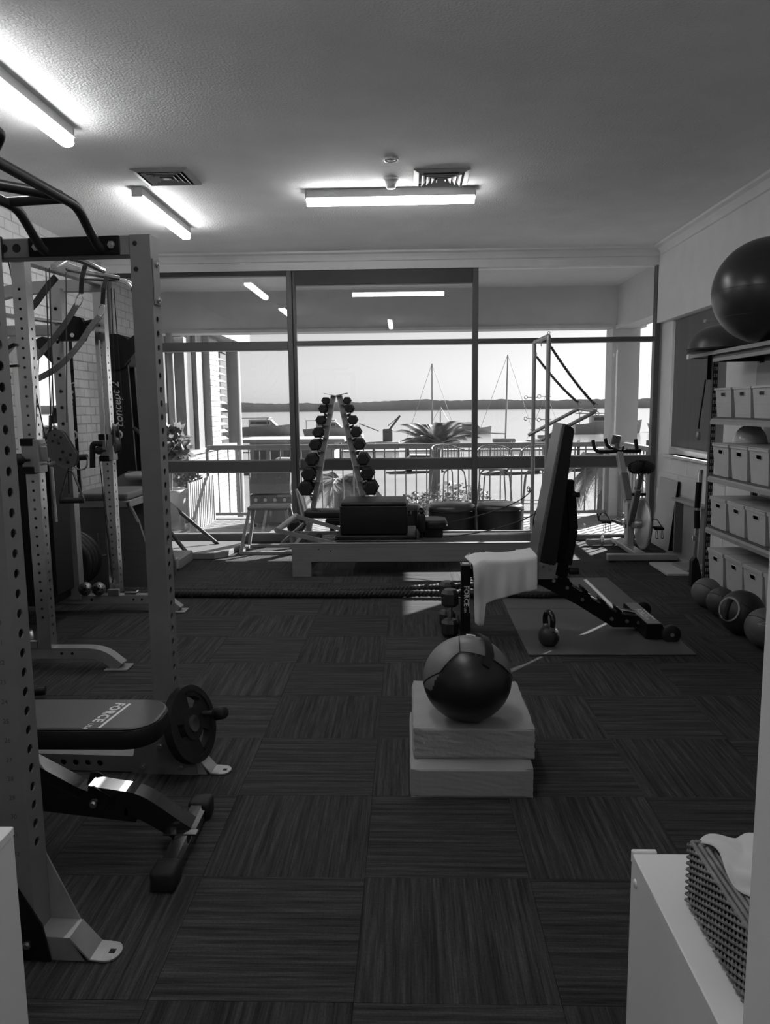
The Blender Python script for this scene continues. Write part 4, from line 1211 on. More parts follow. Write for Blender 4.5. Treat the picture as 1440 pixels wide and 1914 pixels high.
# cables
for pts in ([(-1.975, 4.3, 2.2), (-1.915, 4.1, 1.3)], [(-1.955, 4.3, 2.2), (-1.90, 4.1, 1.3)], [(-1.93, 4.45, 2.2), (-1.87, 4.2, 1.36)],
            [(-2.06, 4.06, 2.2), (-1.93, 4.1, 1.15)], [(-2.0, 5.36, 2.25), (-1.99, 5.37, 1.3)], [(-2.02, 5.36, 2.25), (-2.04, 5.37, 1.3)], [(-2.16, 5.33, 1.1), (-2.12, 5.33, 0.2)], [(-1.83, 4.09, 1.15), (-1.835, 4.09, 0.98)]):
    cp('cable', MB().tube(pts, 0.0035, 5), M_rubber)
for x, z1 in ((-1.95, 0.86), ):
    cp('selector_rod', MB().tube([(-1.935, 4.12, 1.12), (-1.93, 4.12, 0.82)], 0.008, 8), M_dull)
cp('selector_rod', MB().tube([(-2.1, 5.30, 1.9), (-2.095, 5.30, 1.17)], 0.006, 6), M_chrome)

# handles and bands hanging on the trainer
def stirrup(label, x, y, z, w, h, az):
    t = thing('stirrup_handle', label, 'handle', (x, y, z - h), 0, 'cable handles')
    u = Vector((cos(az), sin(az), 0))
    p = Vector((x, y, z))
    put('strap', MB().sweep(fillet([p - u * w / 2 + Vector((0, 0, -h)), p - u * 0.012, p + u * 0.012, p + u * w / 2 + Vector((0, 0, -h))], 0.015, 3), 0.026, 0.004, (-u.y, u.x, 0)), M_vinyl, t)
    put('grip', MB().cyl(p - u * w / 2 + Vector((0, 0, -h)), p + u * w / 2 + Vector((0, 0, -h)), 0.016, n=14), M_rubber, t)
    put('ring', MB().torus(p + Vector((0, 0, 0.018)), 0.016, 0.0035, (-u.y, u.x, 0), 14, 6), M_chrome, t)
stirrup('black stirrup handle hanging below the near pulley block', -1.825, 4.10, 1.10, 0.13, 0.16, 0.1)
t = thing('stirrup_handle', 'chrome D-handle with a dark grip clipped right of the near pulley block', 'handle', (-1.77, 4.12, 1.0), 0, 'cable handles')
put('grip', MB().cyl((-1.815, 4.12, 1.17), (-1.735, 4.12, 1.175), 0.016, n=14), M_rubber, t)
put('bail', MB().tube(fillet([(-1.815, 4.12, 1.17), (-1.81, 4.12, 1.12), (-1.775, 4.12, 1.1), (-1.74, 4.12, 1.12), (-1.735, 4.12, 1.175)], 0.02, 4), 0.005, 6).tube([(-1.775, 4.12, 1.1), (-1.775, 4.12, 0.93)], 0.005, 6), M_chrome, t)
def band(label, pts, wd, w=0.036, m=M_vinyl, clip=None):
    t = thing('resistance_strap', label, 'strap', pts[-1], 0, 'straps hung on the trainer')
    pts = fillet(pts, 0.1, 5)
    put('webbing', MB().sweep(pts, [w] * len(pts), [0.005] * len(pts), wd), m, t)
    if clip:
        a, b = Vector(clip[0]), Vector(clip[1])
        c = (a + b) / 2; L = (b - a).length / 2
        d = (b - a).normalized(); s_ = d.cross(Vector((0.3, -1, 0))).normalized()
        put('carabiner', MB().tube([c + d * L * cos(k * pi / 6) + s_ * 0.018 * sin(k * pi / 6) for k in range(12)], 0.0045, 6, closed=True), M_chrome, t)
        put('loop', MB().sweep([a, a + Vector((0.015, -0.01, 0.09)), a + Vector((0.035, 0.0, 0.16))], 0.026, 0.012, (1, 0.3, 0)), M_vinyl, t)
M_band = mat('grey_webbing', 0.07, 0.7, var=0.15, scale=40)
band('grey strap slanting from the middle chrome grip down to the left', [(-1.985, 4.7, 2.055), (-2.05, 4.7, 1.96), (-2.16, 4.68, 1.82), (-2.33, 4.66, 1.66)], (0.65, -0.35, -0.7), 0.042, M_band, ((-1.955, 4.7, 2.12), (-1.985, 4.7, 2.045)))
band('grey strap slanting from the right chrome grip down to the left', [(-1.855, 4.72, 1.99), (-1.91, 4.71, 1.93), (-1.99, 4.7, 1.81), (-2.12, 4.68, 1.675), (-2.33, 4.66, 1.575)], (0.65, -0.35, -0.7), 0.04, M_band, ((-1.835, 4.72, 2.06), (-1.857, 4.72, 1.985)))
band('black strap looped from the left chrome grip towards the wall', [(-2.1, 4.7, 2.22), (-2.17, 4.7, 2.15), (-2.24, 4.7, 2.06), (-2.32, 4.7, 2.0)], (0.65, -0.35, -0.7), 0.05)
t = thing('j_hook', 'black angled arm with a small ring sticking out left of the near trainer column', 'hook', (-2.18, 4.05, 1.63))
put('arm', MB().sweep([(-2.045, 4.04, 1.77), (-2.19, 4.03, 1.70), (-2.2, 4.03, 1.65), (-2.045, 4.05, 1.66)], 0.03, 0.012, (0, 1, 0)), M_black, t)
put('ring', MB().torus((-2.1, 4.03, 1.60), 0.024, 0.003, (0, 1, 0), 14, 5), M_black, t)
# barbell parked in brackets on the trainer's rear frame
t = thing('barbell', 'chrome barbell parked high across the back of the cable trainer', 'barbell', (-2.5, 5.16, 2.0))
put('bar', MB().tube([(-3.0, 5.05, 2.10), (-2.20, 5.2, 1.99)], 0.014, 10), M_chrome, t)
put('sleeve', MB().cyl((-2.28, 5.185, 2.0), (-2.1, 5.22, 1.975), 0.025, n=14), M_chrome, t)
put('sleeve', MB().cyl((-3.0, 5.05, 2.10), (-2.82, 5.085, 2.075), 0.025, n=14), M_chrome, t)
t = thing('bar_holder', 'black bracket with a thumb screw holding the barbell end', 'bracket', (-2.2, 5.2, 1.9))
put('block', MB().prism([(0, 0), (0.17, 0.0), (0.2, 0.07), (0.16, 0.15), (0.08, 0.17), (0.03, 0.08), (0, 0.07)], (-2.32, 5.16, 1.885), (1, 0, 0), (0, 0, 1), (0, 0.05, 0)), M_black, t)
put('thumb_screw', MB().cyl((-2.14, 5.18, 2.0), (-2.09, 5.18, 2.01), 0.015, n=12), M_rubber, t)
put('screw', MB().cyl((-2.22, 5.16, 1.92), (-2.22, 5.15, 1.92), 0.014, n=12), M_chrome, t)

# ================================================================ LEFT BACK CORNER
t = thing('wall_mirror', 'tall frameless mirror on the left brick wall behind the cable trainer', 'mirror', (-3.1, 6.6, 0.3))
put('mirror_glass', MB().box(-3.052, 6.16, 0.3, -3.04, 7.04, 2.1), mat('mirror_silver', 0.85, 0.02, 1.0, var=0.0), t)
put('backing_frame', MB().box(-3.154, 6.16, 0.3, -3.053, 7.04, 2.1), M_white, t)
for y, z in ((6.25, 0.3), (6.95, 0.3), (6.25, 2.09), (6.95, 2.09)):
    put('clip', MB().box(-3.054, y - 0.015, z - 0.01, -3.033, y + 0.015, z + 0.018, 0.002, 1), M_chrome, t)

# ski trainer standing at the left wall
SK = thing('ski_trainer', 'black upright ski trainer with lettered tower and floor platform in the far left corner', 'ski machine', (-2.5, 7.55, 0))
put('platform', MB().prism([(-2.93, 7.2), (-1.86, 7.2), (-1.78, 7.28), (-1.70, 7.78), (-1.72, 7.88), (-2.93, 7.9)], (0, 0, 0.012), (1, 0, 0), (0, 1, 0), (0, 0, 0.045)), mat('ski_platform', 0.11, 0.55, var=0.05), SK)
put('platform_edge', MB().sweep([(-2.93, 7.195, 0.03), (-1.86, 7.195, 0.03), (-1.775, 7.28, 0.03), (-1.695, 7.78, 0.03)], 0.05, 0.008, (0, 0, 1)), mat('platform_edge', 0.25, 0.4, 0.4), SK)
tw = put('tower', MB().prism([(-2.97, 0.06), (-2.72, 0.06), (-2.66, 0.6), (-2.70, 2.08), (-2.80, 2.15), (-2.91, 2.15)], (0, 7.46, 0), (1, 0, 0), (0, 0, 1), (0, 0.035, 0)), M_black, SK)
put('tower', MB().prism([(-2.97, 0.06), (-2.72, 0.06), (-2.66, 0.6), (-2.70, 2.08), (-2.80, 2.15), (-2.91, 2.15)], (0, 7.64, 0), (1, 0, 0), (0, 0, 1), (0, 0.035, 0)), M_black, SK)
put('spine', MB().box(-2.94, 7.495, 0.06, -2.8, 7.64, 2.1), M_black, SK)
lt = MB()
lt.text('concept 2', (-2.765, 7.459, 1.26), (-0.06, 0, 1), (-1, 0, -0.06), 0.115, 0.001, 0.25, 0.95, 0.008)
lt.lathe((-2.82, 7.4585, 1.19), [(0.026, 0), (0.045, 0.0), (0.045, -0.001), (0.026, -0.001)], 18, (0, 1, 0))
put('lettering', lt, mat('grey_print', 0.32, 0.6), tw)
lt = MB().text('concept 2', (-2.90, 7.676, 1.26), (-0.06, 0, 1), (1, 0, 0.06), 0.115, 0.001, 0.25, 0.95, 0.008)
put('lettering', lt, mat('grey_print', 0.32, 0.6), SK.children[3])
put('flywheel_case', MB().cyl((-2.80, 7.44, 1.98), (-2.80, 7.70, 1.98), 0.17, n=28), M_black, SK)
put('pulley_arm', MB().prism([(-2.74, 2.02), (-2.60, 2.13), (-2.52, 2.1), (-2.55, 2.02), (-2.7, 1.85)], (0, 7.40, 0), (1, 0, 0), (0, 0, 1), (0, 0.34, 0)), M_black, SK)
put('monitor', MB().obox((-2.60, 7.57, 1.38), (0.03, 0.12, 0.16), (0, -0.3, 0), 0.006, 1), M_black, SK)
for y in (7.42, 7.72):
    put('cord', MB().tube([(-2.56, y, 2.06), (-2.48, y, 1.38)], 0.005, 5), mat('pale_cord', 0.4, 0.6), SK)
    put('handle', MB().tube(fillet([(-2.48, y, 1.38), (-2.47, y, 1.24), (-2.43, y, 1.16)], 0.04, 4), 0.018, 10), M_rubber, SK)
for y0, y1, x1, z1 in ((7.44, 7.24, -2.14, 0.06), (7.70, 7.72, -1.96, 0.06)):
    b = put('brace', MB().tube([(-2.76, y0, 0.78), (x1, y1, z1)], 0.02, 10), mat('brace_steel', 0.05, 0.35, 0.4), SK)
    put('brace_foot', MB().sphere((x1, y1, z1), 0.026, 12, 8), M_rubber, b)
put('grip_tray', MB().tube([(-2.9, 7.5, 0.78), (-2.48, 7.42, 0.79)], 0.03, 10), M_rubber, SK)
put('foot_strap', MB().tube([(-2.66, 7.45, 1.25), (-2.5, 7.38, 1.12), (-2.46, 7.42, 1.0)], 0.02, 8), M_rubber, SK)

# vertical stack of bumper plates on a floor peg
t = thing('bumper_rack', 'low black floor peg holding thick bumper plates beside the pilates chair', 'stand', (-2.58, 5.72, 0))
put('base', MB().box(-2.72, 5.52, 0.0, -2.44, 5.92, 0.05, 0.004, 1), M_black, t)
put('stem', MB().beam((-2.58, 5.87, 0.05), (-2.58, 5.87, 0.32), 0.05, 0.05), M_black, t)
put('peg', MB().cyl((-2.58, 5.86, 0.30), (-2.58, 5.50, 0.30), 0.024, n=14), M_chrome, t)
for k in range(4):
    c = Vector((-2.58, 5.57 + k * 0.065, 0.30))
    q = thing('bumper_plate', ['bumper plate nearest the viewer on the floor peg', 'second bumper plate from the viewer on the floor peg', 'third bumper plate from the viewer on the floor peg', 'bumper plate deepest on the floor peg'][k], 'plate', (c.x, c.y, 0.08), 0, 'bumper plates on the peg')
    put('disc', MB().lathe(c, [(0.026, -0.026), (0.19, -0.026), (0.213, -0.018), (0.218, 0.0), (0.213, 0.018), (0.19, 0.026), (0.026, 0.026), (0.026, -0.026)], 44, (0, 1, 0)), mat('bumper_rubber', 0.02, 0.4, spec=0.4), q)
    put('hub', MB().lathe(c, [(0.026, -0.028), (0.05, -0.028), (0.05, 0.028), (0.026, 0.028), (0.026, -0.028)], 20, (0, 1, 0)), M_dull, q)
# pilates chair
M_pc = mat('pilates_panel', 0.10, 0.5, var=0.1, scale=3, stretch=(1, 1, 12))
PC = thing('pilates_chair', 'grey pilates chair with padded seat and slotted side panel behind the cable trainer', 'chair', (-2.35, 6.25, 0))
side = [(-2.66, 0.0), (-2.03, 0.0), (-2.03, 0.12), (-2.14, 0.55), (-2.22, 0.72), (-2.66, 0.72)]
for y in (5.98, 6.52):
    s_ = put('side_panel', MB().prism(side, (0, y, 0), (1, 0, 0), (0, 0, 1), (0, 0.03, 0)), M_pc, PC)
    if y < 6:
        put('slot_edge', MB().tube(fillet([(-2.47, 5.978, 0.46), (-2.465, 5.978, 0.30), (-2.44, 5.978, 0.27), (-2.41, 5.978, 0.28)], 0.03, 4), 0.006, 6), M_chrome, s_)
        put('edge_trim', MB().beam((-2.225, 5.976, 0.70), (-2.145, 5.976, 0.54), 0.012, 0.012), M_dull, s_)
put('seat_frame', MB().box(-2.66, 5.97, 0.66, -2.2, 6.56, 0.715, 0.005, 1), mat('pilates_timber', 0.22, 0.5, var=0.1, scale=4), PC)
put('seat', pad_mesh(-2.66, 5.97, 0.718, -2.22, 6.56, 0.775, 0.03, 0.012), mat('pilates_vinyl', 0.13, 0.45, var=0.05), PC)
put('pedal', MB().box(-2.24, 6.04, 0.40, -2.16, 6.50, 0.45, 0.012, 2), M_vinyl, PC)
put('pedal_arm', MB().beam((-2.6, 6.08, 0.12), (-2.2, 6.08, 0.41), 0.03, 0.05).beam((-2.6, 6.46, 0.12), (-2.2, 6.46, 0.41), 0.03, 0.05), M_dull, PC)
put('spring', MB().tube([(-2.55 + 0.0 * i, 6.25 + 0.018 * cos(i * 0.9), 0.2 + 0.0035 * i) for i in range(110)], 0.003, 4), M_chrome, PC)
# ladder barrel behind it
LB = thing('ladder_barrel', 'grey upholstered barrel on timber sides right of the pilates chair', 'barrel', (-2.3, 6.95, 0))
put('base', MB().box(-2.62, 6.70, 0.0, -2.05, 7.15, 0.10, 0.01, 1), mat('pilates_timber', 0.22, 0.5), LB)
put('base_front', MB().box(-2.62, 6.62, 0.02, -2.05, 6.70, 0.12, 0.006, 1), mat('pale_laminate', 0.36, 0.4), LB)
put('side_panel', MB().prism([(-2.55, 0.1), (-2.14, 0.1), (-2.16, 0.42), (-2.28, 0.55), (-2.42, 0.55), (-2.5, 0.42)], (0, 6.72, 0), (1, 0, 0), (0, 0, 1), (0, 0.03, 0)), M_pc, LB)
put('barrel', MB().cyl((-2.32, 6.74, 0.43), (-2.32, 7.15, 0.43), 0.155, n=30), mat('pilates_vinyl', 0.13, 0.45), LB)
put('upright_board', MB().prism([(-2.72, 0.12), (-2.6, 0.12), (-2.38, 0.72), (-2.40, 0.86), (-2.62, 0.86), (-2.72, 0.8)], (0, 7.10, 0), (1, 0, 0), (0, 0, 1), (0, 0.03, 0)), M_pc, LB)
put('top_rung', MB().box(-2.56, 6.84, 0.80, -2.36, 7.14, 0.86, 0.02, 2), mat('pilates_timber', 0.22, 0.5), LB)
put('edge_strip', MB().beam((-2.37, 7.09, 0.80), (-2.26, 7.09, 0.58), 0.012, 0.012), M_chrome, LB)
# ================================================================ METAL STOOL, DUMBBELL TOWER, REFORMER
def box_stool(label, x0, x1, y0, y1, h, tx, m):
    t = thing('box_stool', label, 'stool', ((x0 + x1) / 2, (y0 + y1) / 2, 0), 0, 'metal box stools')
    a, b = tx, tx
    top = [(x0 + a, y0 + b), (x1 - a, y0 + b), (x1 - a, y1 - b), (x0 + a, y1 - b)]
    bot = [(x0, y0), (x1, y0), (x1, y1), (x0, y1)]
    for (p, q) in zip(bot, top):
        put('leg', MB().beam((p[0], p[1], 0.012), (q[0], q[1], h - 0.03), 0.03, 0.03, (0, 1, 0)), m, t)
    put('foot_frame', MB().box(x0, y0 - 0.015, 0, x1, y0 + 0.015, 0.028).box(x0, y1 - 0.015, 0, x1, y1 + 0.015, 0.028).box(x0 - 0.015, y0, 0, x0 + 0.015, y1, 0.028).box(x1 - 0.015, y0, 0, x1 + 0.015, y1, 0.028), m, t)
    put('top', MB().box(top[0][0] - 0.02, top[0][1] - 0.02, h - 0.03, top[1][0] + 0.02, top[2][1] + 0.02, h, 0.006, 1), mat('stool_top', 0.14, 0.55), t)
    return t
M_st = mat('stool_steel', 0.26, 0.45, 0.3, var=0.06)
box_stool('grey metal box stool with open tapered frame left of the reformer', -1.66, -1.13, 7.44, 7.86, 0.46, 0.085, M_st)
t = thing('leaning_board', 'narrow padded board leaning behind the metal stool against the glazing post', 'board', (-1.12, 8.0, 0))
put('board', MB().beam((-1.02, 7.93, 0.02), (-1.16, 8.08, 0.58), 0.07, 0.03), mat('board_grey', 0.2, 0.5), t)
put('edge', MB().beam((-0.982, 7.92, 0.02), (-1.122, 8.066, 0.58), 0.01, 0.032), mat('board_edge', 0.45, 0.4), t)

# dumbbell tower: two leaning posts with hex dumbbells in saddles
DT = thing('dumbbell_tower', 'tall A-frame dumbbell tower in front of the middle bay', 'rack', (-0.70, 7.62, 0))
top = Vector((-0.70, 7.62, 1.545))
def post_at(side, z):
    xb = -1.04 if side < 0 else -0.33
    xt = -0.725 if side < 0 else -0.665
    f_ = z / 1.545
    return Vector((xb + (xt - xb) * f_, 7.62, z))
for s_ in (-1, 1):
    put('post', MB().beam(post_at(s_, 0.03), post_at(s_, 1.545), 0.10, 0.045, (1, 0, 0)), mat('tower_grey', 0.2, 0.45, 0.2), DT)
    put('edge', MB().beam(post_at(s_, 0.03) - Vector((s_ * 0.027, 0.045, 0)), post_at(s_, 1.545) - Vector((s_ * 0.027, 0.045, 0)), 0.012, 0.008, (1, 0, 0)), mat('tower_edge', 0.5, 0.4), DT)
    put('top_wing', MB().beam(top + Vector((s_ * 0.005, -0.02, 0.0)), top + Vector((s_ * 0.115, -0.02, 0.022)), 0.14, 0.004), M_steel, DT)
put('base', MB().box(-1.10, 7.42, 0, -1.0, 7.82, 0.045, 0.005, 1).box(-0.38, 7.42, 0, -0.28, 7.82, 0.045, 0.005, 1).box(-1.05, 7.60, 0.01, -0.33, 7.65, 0.045), M_black, DT)
def hex_db(name, label, c, ax_, r, L, hl, group, cat='dumbbell'):
    c = Vector(c); d = Vector(ax_).normalized()
    t = thing(name, label, cat, (c.x, c.y, c.z), 0, group)
    for s_ in (-1, 1):
        a = c + d * s_ * (L / 2 - hl); b = c + d * s_ * L / 2
        m = MB().lathe(c, [(0.001, s_ * (L / 2 - hl)), (r * 0.75, s_ * (L / 2 - hl)), (r, s_ * (L / 2 - hl + r * .22)), (r, s_ * (L / 2 - r * .22)), (r * 0.72, s_ * L / 2), (0.001, s_ * L / 2)], 6, d, smooth=False)
        put('head', m, M_rubber, t)
    put('handle', MB().tube([c - d * (L / 2 - hl), c - d * L * 0.12, c, c + d * L * 0.12, c + d * (L / 2 - hl)], [0.013, 0.015, 0.017, 0.015, 0.013], 10), M_chrome, t)
    return t
ords = ['topmost', 'second', 'third', 'fourth', 'fifth', 'sixth', 'seventh', 'eighth']
rz_ = [(1.49, 0.038), (1.41, 0.046), (1.30, 0.050), (1.18, 0.056), (1.06, 0.062), (0.915, 0.068), (0.77, 0.074), (0.63, 0.078)]
def saddle(p, s_, r):
    put('saddle', MB().beam(p + Vector((0, -0.03, -r * 0.9)), p + Vector((s_ * r * 1.9, -0.03, -r * 0.55)), 0.12, 0.006), M_steel, DT)
    put('saddle_lip', MB().prism([(0, 0), (0.05, 0.0), (0.06, 0.045), (0.03, 0.03), (0, 0.02)], p + Vector((s_ * 0.02 - (0.0 if s_ > 0 else 0.0), 0.045, -r * 1.6)), (s_, 0, 0), (0, 0, 1), (0, 0.006, 0)), M_steel, DT)
for s_, side in ((-1, 'left'), (1, 'right')):
    for k, (z, r) in enumerate(rz_):
        p = post_at(s_, z)
        saddle(p, s_, r)
        hex_db('hex_dumbbell', '%s hex dumbbell from the top on the %s post of the dumbbell tower' % (ords[k], side), p + Vector((s_ * (0.028 + r * 0.92), -0.01, r * 0.15)), (0, 1, 0), r, 0.17 + r, 0.05 + r * 0.35, 'dumbbells on the tower')
hex_db('hex_dumbbell', 'large hex dumbbell lying on the low foot at the left of the tower', (-1.075, 7.34, 0.30), (0.1, 1, 0), 0.072, 0.26, 0.085, 'dumbbells on the tower')
put('low_saddle', MB().beam((-1.075, 7.34, 0.0), (-1.075, 7.34, 0.235), 0.05, 0.05).box(-1.12, 7.27, 0.22, -1.03, 7.41, 0.235), M_steel, DT)

# reformer
RF = thing('pilates_reformer', 'long timber pilates reformer across the back of the room', 'reformer', (0.1, 6.75, 0))
RX0, RX1, RY0, RY1 = -0.99, 1.36, 6.40, 7.06
for y in (RY0, RY1 - 0.035):
    put('rail', MB().box(RX0 if y == RY0 else RX0, y, 0.128, RX1, y + 0.035, 0.282, 0.004, 1), M_wood, RF)
    put('rail_cap', MB().box(RX0 - 0.10, y - 0.002, 0.2825, RX1, y + 0.037, 0.29, 0.002, 1), mat('rail_cap', 0.33, 0.45), RF)
put('end_board', MB().box(RX0, RY0 + 0.035, 0.128, RX0 + 0.035, RY1 - 0.035, 0.27).box(RX1 - 0.035, RY0 + 0.035, 0.128, RX1, RY1 - 0.035, 0.27), M_wood, RF)
for x in (RX0 + 0.002, RX1 - 0.162):
    for y in (RY0 - 0.001, RY1 - 0.039):
        put('leg', MB().box(x, y, 0, x + 0.16, y + 0.04, 0.27, 0.003, 1), M_wood, RF)
put('glide', MB().box(-0.95, RY0 + 0.05, 0.26, 1.3, RY0 + 0.08, 0.275).box(-0.95, RY1 - 0.08, 0.26, 1.3, RY1 - 0.05, 0.275), M_dull, RF)
for x in (-0.76, -0.66):
    put('bolt', MB().cyl((x, RY0 + 0.001, 0.24 if x < -.7 else 0.225), (x, RY0 - 0.004, 0.24 if x < -.7 else 0.225), 0.006, n=8), M_black, RF)
cr_ = put('carriage', MB().box(-0.63, RY0 + 0.06, 0.292, 0.10, RY1 - 0.06, 0.315, 0.004, 1), M_black, RF)
put('carriage_pad', MB().box(-0.62, RY0 + 0.055, 0.316, 0.07, RY1 - 0.055, 0.345, 0.012, 2), M_vinyl, cr_)
put('carriage_trim', MB().box(-0.63, RY0 + 0.052, 0.298, 0.10, RY0 + 0.06, 0.306), M_chrome, cr_)
for y in (RY0 + 0.12, RY1 - 0.26):
    put('shoulder_rest', pad_mesh(0.08, y, 0.36, 0.15, y + 0.14, 0.52, 0.03, 0.02), M_vinyl, RF)
    put('shoulder_post', MB().cyl((0.115, y + 0.07, 0.30), (0.115, y + 0.07, 0.37), 0.015), M_black, RF)
put('headrest', pad_mesh(0.12, RY0 + 0.16, 0.38, 0.34, RY1 - 0.16, 0.45, 0.08, 0.025), M_vinyl, RF)
put('headrest_block', MB().box(0.13, RY0 + 0.2, 0.295, 0.30, RY1 - 0.2, 0.385, 0.01, 1), M_black, RF)
# footbar: tilted open frame at the left end
put('footbar_arm', MB().beam((-1.115, RY0 + 0.02, 0.40), (-0.62, RY0 + 0.05, 0.275), 0.02, 0.035), M_st, RF)
put('footbar_arm', MB().beam((-1.04, RY1 - 0.06, 0.44), (-0.60, RY1 - 0.06, 0.31), 0.02, 0.035), M_st, RF)
put('footbar_grip', MB().tube([(-1.115, RY0 + 0.02, 0.40), (-1.04, RY1 - 0.02, 0.44)], 0.024, 12), mat('footbar_grip', 0.3, 0.55), RF)
put('footbar_brace', MB().beam((-0.99, RY0 + 0.025, 0.28), (-1.0, RY0 + 0.03, 0.38), 0.018, 0.025).beam((-1.08, RY0 + 0.02, 0.29), (-0.93, RY0 + 0.32, 0.41), 0.018, 0.022), M_st, RF)
put('spring_bar', MB().box(-0.84, RY0 + 0.05, 0.235, -0.8, RY1 - 0.05, 0.275), M_black, RF)
for k in range(5):
    y = RY0 + 0.13 + k * 0.1
    put('spring', MB().tube([(-0.78 + 0.002 * i, y + 0.011 * cos(i * 1.3), 0.265 + 0.011 * sin(i * 1.3)) for i in range(75)], 0.0022, 4), M_chrome, RF)
# tower with push-through bar
twp = []
for (x, y) in ((1.15, RY0 + 0.02), (1.135, RY1 - 0.02)):
    tb = put('tower_post', MB().tube([(x, y, 0.02), (x, y, 1.95)], 0.018, 12), M_silver, RF)
    for z in (1.31, 1.41, 1.50):
        put('eye_bolt', MB().torus((x - 0.07, y, z), 0.014, 0.003, (0, 1, 0), 14, 5).tube([(x - 0.055, y, z), (x + 0.03, y, z)], 0.003, 5), M_chrome, tb)
put('tower_top', MB().tube(fillet([(1.15, RY0 + 0.02, 1.94), (1.15, RY0 + 0.02, 1.985), (1.135, RY1 - 0.02, 1.985), (1.135, RY1 - 0.02, 1.94)], 0.04, 5), 0.018, 12), M_silver, RF)
put('top_ring', MB().torus((1.142, 6.72, 1.945), 0.018, 0.003, (1, 0, 0), 14, 5).torus((1.15, RY0 + 0.02, 2.01), 0.01, 0.003, (0, 1, 0), 10, 5), M_chrome, RF)
put('push_bar', MB().tube(fillet([(1.10, RY0 + 0.03, 1.14), (1.55, RY0 + 0.03, 1.375), (1.54, RY1 - 0.03, 1.395), (1.09, RY1 - 0.03, 1.16)], 0.05, 5), 0.016, 12), M_silver, RF)
for (a, b) in (((1.17, RY0 + 0.03, 1.90), (1.54, RY0 + 0.04, 1.43)), ((1.155, RY1 - 0.02, 1.86), (1.53, RY1 - 0.04, 1.45))):
    a, b = Vector(a), Vector(b)
    sag = bez(a, a.lerp(b, 0.35) - Vector((0, 0, 0.03)), a.lerp(b, 0.7) - Vector((0, 0, 0.035)), b, 110)
    m = MB()
    d_ = (b - a).normalized(); u_, w_, _ = _frame(d_)
    m.tube([p + (u_ * cos(i * 1.5) + w_ * sin(i * 1.5)) * 0.011 for i, p in enumerate(sag)], 0.0045, 5)
    m.tube(sag[::6], 0.010, 7)
    put('tower_spring', m, mat('spring_dark', 0.08, 0.4, 0.5), RF)
    put('snap_hook', MB().torus(a + Vector((-0.012, 0, 0.025)), 0.014, 0.003, (0, 1, 0), 12, 5).torus(a + Vector((0.0, 0, 0.0)), 0.012, 0.003, (1, 0, 0.3), 12, 5).torus(b + Vector((0.01, 0, -0.01)), 0.015, 0.003, (0, 1, 0), 12, 5).torus(b + Vector((0.02, 0, -0.075)), 0.016, 0.003, (0, 1, 0), 12, 5).tube([b + Vector((0.015, 0, -0.025)), b + Vector((0.02, 0, -0.06))], 0.0035, 5), M_chrome, RF)
for pts in ([(0.30, RY0 + 0.1, 0.32), (0.7, RY0 + 0.08, 0.36), (1.0, RY0 + 0.06, 0.45), (1.13, RY0 + 0.03, 0.58)], [(0.32, RY1 - 0.12, 0.37), (0.75, RY1 - 0.12, 0.45), (1.05, RY1 - 0.1, 0.56), (1.12, RY1 - 0.04, 0.66)]):
    put('rope', MB().tube(bez(*pts, 16), 0.005, 6), M_rubber, RF)
for z, y in ((0.60, RY0 + 0.02), (0.67, RY1 - 0.02)):
    put('rope_pulley', MB().torus((1.10, y, z), 0.022, 0.008, (1, 0.3, 0), 14, 6).tube([(1.10, y, z), (1.15, y, z)], 0.006, 5), M_chrome, RF)
put('hanging_strap', MB().tube(bez((1.1, RY0 + 0.02, 0.6), (1.05, RY0, 0.55), (1.03, RY0, 0.45), (1.06, RY0, 0.36), 10), 0.006, 6), M_rubber, RF)
# sitting box on the carriage
SB = thing('sitting_box', 'black upholstered long box resting on the reformer carriage', 'box', (-0.29, 6.72, 0.346))
put('body', MB().box(-0.585, RY0 + 0.07, 0.347, -0.005, RY1 - 0.09, 0.595, 0.02, 3), M_vinyl, SB)
put('top_panel', MB().box(-0.575, RY0 + 0.075, 0.59, -0.015, RY1 - 0.095, 0.625, 0.016, 3), M_vinyl, SB)
put('seam', MB().box(-0.586, RY0 + 0.066, 0.586, -0.004, RY1 - 0.086, 0.592, 0.002, 1), mat('seam_black', 0.01, 0.6), SB)
put('side_handle', MB().tube(fillet([(-0.003, 6.62, 0.5), (0.02, 6.62, 0.5), (0.02, 6.82, 0.5), (-0.003, 6.82, 0.5)], 0.01, 3), 0.008, 6), M_rubber, SB)
# ottomans
def ottoman(label, x, y, r, h):
    t = thing('ottoman', label, 'ottoman', (x, y, 0), 0, 'black round ottomans')
    put('body', MB().lathe((x, y, 0), [(0.001, 0.0), (r * 0.94, 0.0), (r * 0.97, 0.02), (r * 0.985, h - 0.07), (r * 0.97, h - 0.06), (0.001, h - 0.06)], 36), M_vinyl, t)
    put('cushion', MB().lathe((x, y, 0), [(0.001, h - 0.065), (r * 0.97, h - 0.065), (r * 1.0, h - 0.045), (r * 0.97, h - 0.015), (r * 0.85, h), (0.001, h + 0.012)], 36), mat('ottoman_top', 0.035, 0.3, var=0.1, scale=5), t)
    put('piping', MB().torus((x, y, h - 0.062), r * 0.99, 0.005, n=36, k=6), M_vinyl, t)
    return t
ottoman('black round ottoman in the middle of the row behind the reformer', 0.43, 7.58, 0.235, 0.475)
ottoman('black round ottoman at the right end of the row behind the reformer', 0.91, 7.60, 0.235, 0.475)
ottoman('black round ottoman half hidden behind the sitting box', -0.07, 7.62, 0.2, 0.465)
t = thing('stacked_bench', 'low black padded bench end between the dumbbell tower and the sitting box', 'bench', (-0.72, 7.25, 0))
put('pad', MB().box(-0.98, 7.12, 0.40, -0.42, 7.36, 0.47, 0.02, 3), M_vinyl, t)
